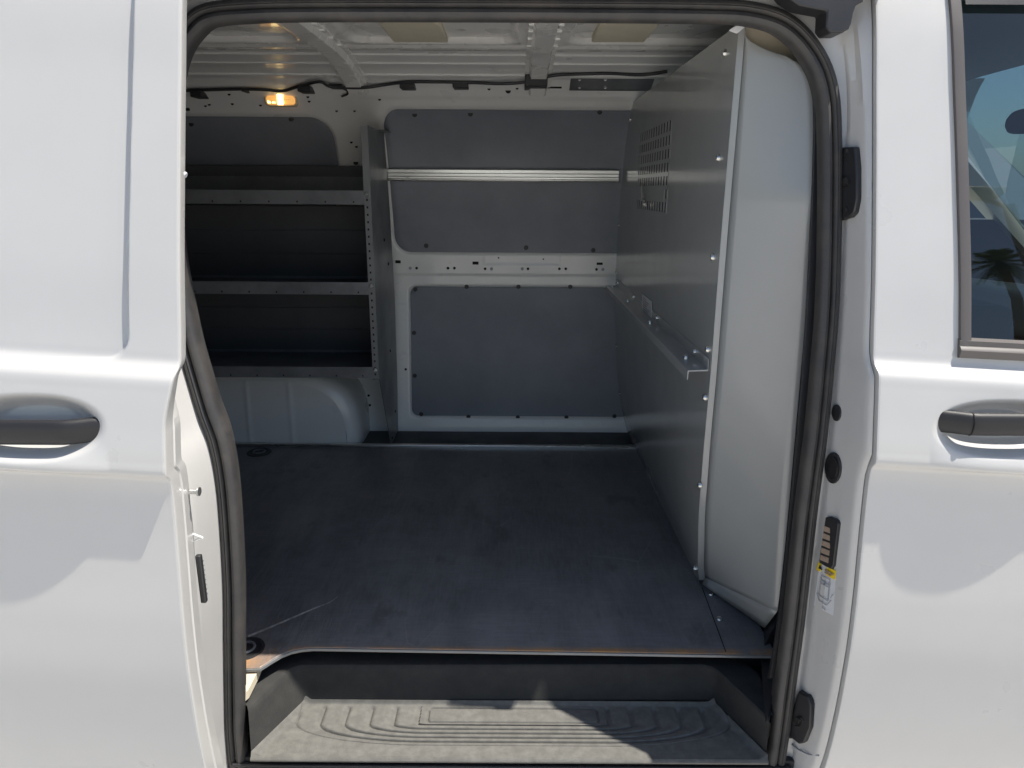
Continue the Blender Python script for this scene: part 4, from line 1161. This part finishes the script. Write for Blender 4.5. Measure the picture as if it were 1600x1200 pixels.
# ------------------------------------------------------------------ what the cab glass shows: a parked car beyond, a palm and a lamp post behind the photographer
def parked_car(loc):
    t = thing('parked_car', 'white parked sports utility car glimpsed through the cab windows', 'car', loc)
    lx, ly_, lz = loc
    def ring(x, w, zb, zt, tw): # cross-section at x
        zt = zt*1.24; zb = zb*1.1
        return [Vector((lx+x, ly_+s_*w_, z)) for s_, w_, z in ((-1, w, zb), (-1, w*1.02, zb+0.35), (-1, w, zb+0.62), (-1, tw, zt), (1, tw, zt), (1, w, zb+0.62), (1, w*1.02, zb+0.35), (1, w, zb))]
    mb = MB()
    mb.loft([ring(x, w, zb, zt, tw) for x, w, zb, zt, tw in ((-2.3, 0.82, 0.45, 1.05, 0.80), (-2.2, 0.9, 0.35, 1.12, 0.86), (-1.9, 0.94, 0.3, 1.70, 0.62), (-1.2, 0.95, 0.3, 1.80, 0.64), (0.0, 0.95, 0.3, 1.80, 0.64),
             (0.4, 0.95, 0.3, 1.74, 0.64), (1.15, 0.94, 0.3, 1.18, 0.80), (1.9, 0.92, 0.32, 1.08, 0.80), (2.25, 0.86, 0.4, 0.95, 0.78), (2.35, 0.78, 0.45, 0.80, 0.72))], True, True)
    body = mb.build('body', 'white_paint_dimmed', t, 45)
    for s_ in (-1, 1):
        mb = MB(); mb.slab([(lx-1.75, ly_+s_*0.86, 1.33), (lx+0.75, ly_+s_*0.86, 1.33), (lx+0.22, ly_+s_*0.70, 2.04), (lx-1.7, ly_+s_*0.71, 2.04)], (0, s_*0.012, 0.006)); mb.build('side_window', 'dark_glass', body)
    mb = MB(); mb.slab([(lx+1.08, ly_-0.76, 1.53), (lx+1.08, ly_+0.76, 1.53), (lx+0.46, ly_+0.6, 2.11), (lx+0.46, ly_-0.6, 2.11)], (0.012, 0, 0.012)); mb.build('windscreen', 'dark_glass', body)
    for s_ in (-1, 1):
        mb = MB(); mb.box(lx+2.12, lx+2.33, ly_+s_*0.62-0.16, ly_+s_*0.62+0.20, 1.02, 1.20); mb.build('headlight', 'lamp_clear', body, bevel=0.03)
    for wx in (-1.45, 1.40):
        for s_ in (-1, 1):
            mb = MB(); n = 28
            mb.loft([[(lx+wx+r*math.cos(2*math.pi*k/n), ly_+s_*y, 0.36+r*math.sin(2*math.pi*k/n)) for k in range(n)] for r, y in ((0.22, 0.74), (0.34, 0.76), (0.36, 0.80), (0.36, 0.92), (0.33, 0.965), (0.24, 0.96))], True, True)
            w = mb.build('wheel', 'tyre', t, 40)
            mb = MB(); mb.loft([[(lx+wx+r*math.cos(2*math.pi*k/n), ly_+s_*y, 0.36+r*math.sin(2*math.pi*k/n)) for k in range(n)] for r, y in ((0.235, 0.962), (0.20, 0.95), (0.05, 0.97), (0.001, 0.97))], True, False); mb.build('rim', 'zinc', w, 40)
    return t
parked_car((3.45, 7.0, 0))

lp = thing('lamp_post', 'tall grey parking lot lamp post mirrored in the cab window', 'lamp post', (11.15, -11.6, 0))
mb = MB(); mb.tube([(11.15, -11.6, 0), (11.15, -11.6, 9.0)], [0.16, 0.13], 12); mb.build('pole', 'pole_metal', lp, 40)
mb = MB(); mb.box(10.9, 11.4, -11.85, -11.35, 0, 0.5); mb.build('base', 'concrete', lp, bevel=0.03)
mb = MB(); mb.tube([(11.15, -11.6, 8.95), (10.2, -11.3, 9.12)], 0.06, 8); mb.build('arm', 'pole_metal', lp, 40)
mb = MB(); mb.box(9.7, 10.75, -11.5, -11.0, 9.06, 9.22); mb.build('lamp_head', 'pole_metal', lp, bevel=0.05)

def palm(loc, hgt, label):
    t = thing('palm_tree', label, 'palm tree', loc)
    x0, y0, _ = loc
    mb = MB(); n = 14
    mb.tube([(x0+0.18*math.sin(3*k/n), y0, hgt*k/n) for k in range(n+1)], [0.24-0.09*k/n+0.015*(k % 2) for k in range(n+1)], 10); mb.build('trunk', 'bark', t, 50)
    mb = MB(); top = Vector((x0+0.18*math.sin(3), y0, hgt))
    for f in range(38):
        az = f*2.39996; el = R(75-150*(f/38)); L_ = 1.15+0.25*random.random()
        d = Vector((math.cos(az)*math.cos(el), math.sin(az)*math.cos(el), math.sin(el)))
        side = d.cross(Vector((0, 0, 1))).normalized()
        prev = top.copy(); pts = []
        for k in range(13):
            s_ = k/12; pts.append(top + d*L_*s_ + Vector((0, 0, -0.9*s_*s_*L_*0.35)))
        for k in range(2, 13):
            for sg in (-1, 1):
                for h_ in (0, 0.5):
                    p = pts[k]*(1-h_)+pts[k-1]*h_; l_ = 0.34*math.sin(math.pi*min(1, (k-h_)/12*0.85+0.12))+0.1
                    q = p + side*sg*l_*0.8 + d*l_*0.55 + Vector((0, 0, -0.18*l_-0.05*random.random()))
                    w = d*0.025
                    mb.add([p-w, p+w, q+w*0.2, q-w*0.2], [(0, 1, 2, 3)])
        for k in range(12):
            p, q = pts[k], pts[k+1]; w = side*0.02*(1-k/14)
            mb.add([p-w, p+w, q+w*0.9, q-w*0.9], [(0, 1, 2, 3)])
    mb.build('crown', 'leaf', t)
palm((17.2, -20.6, 0), 10.9, 'feathery dark green palm tree mirrored in the cab window')
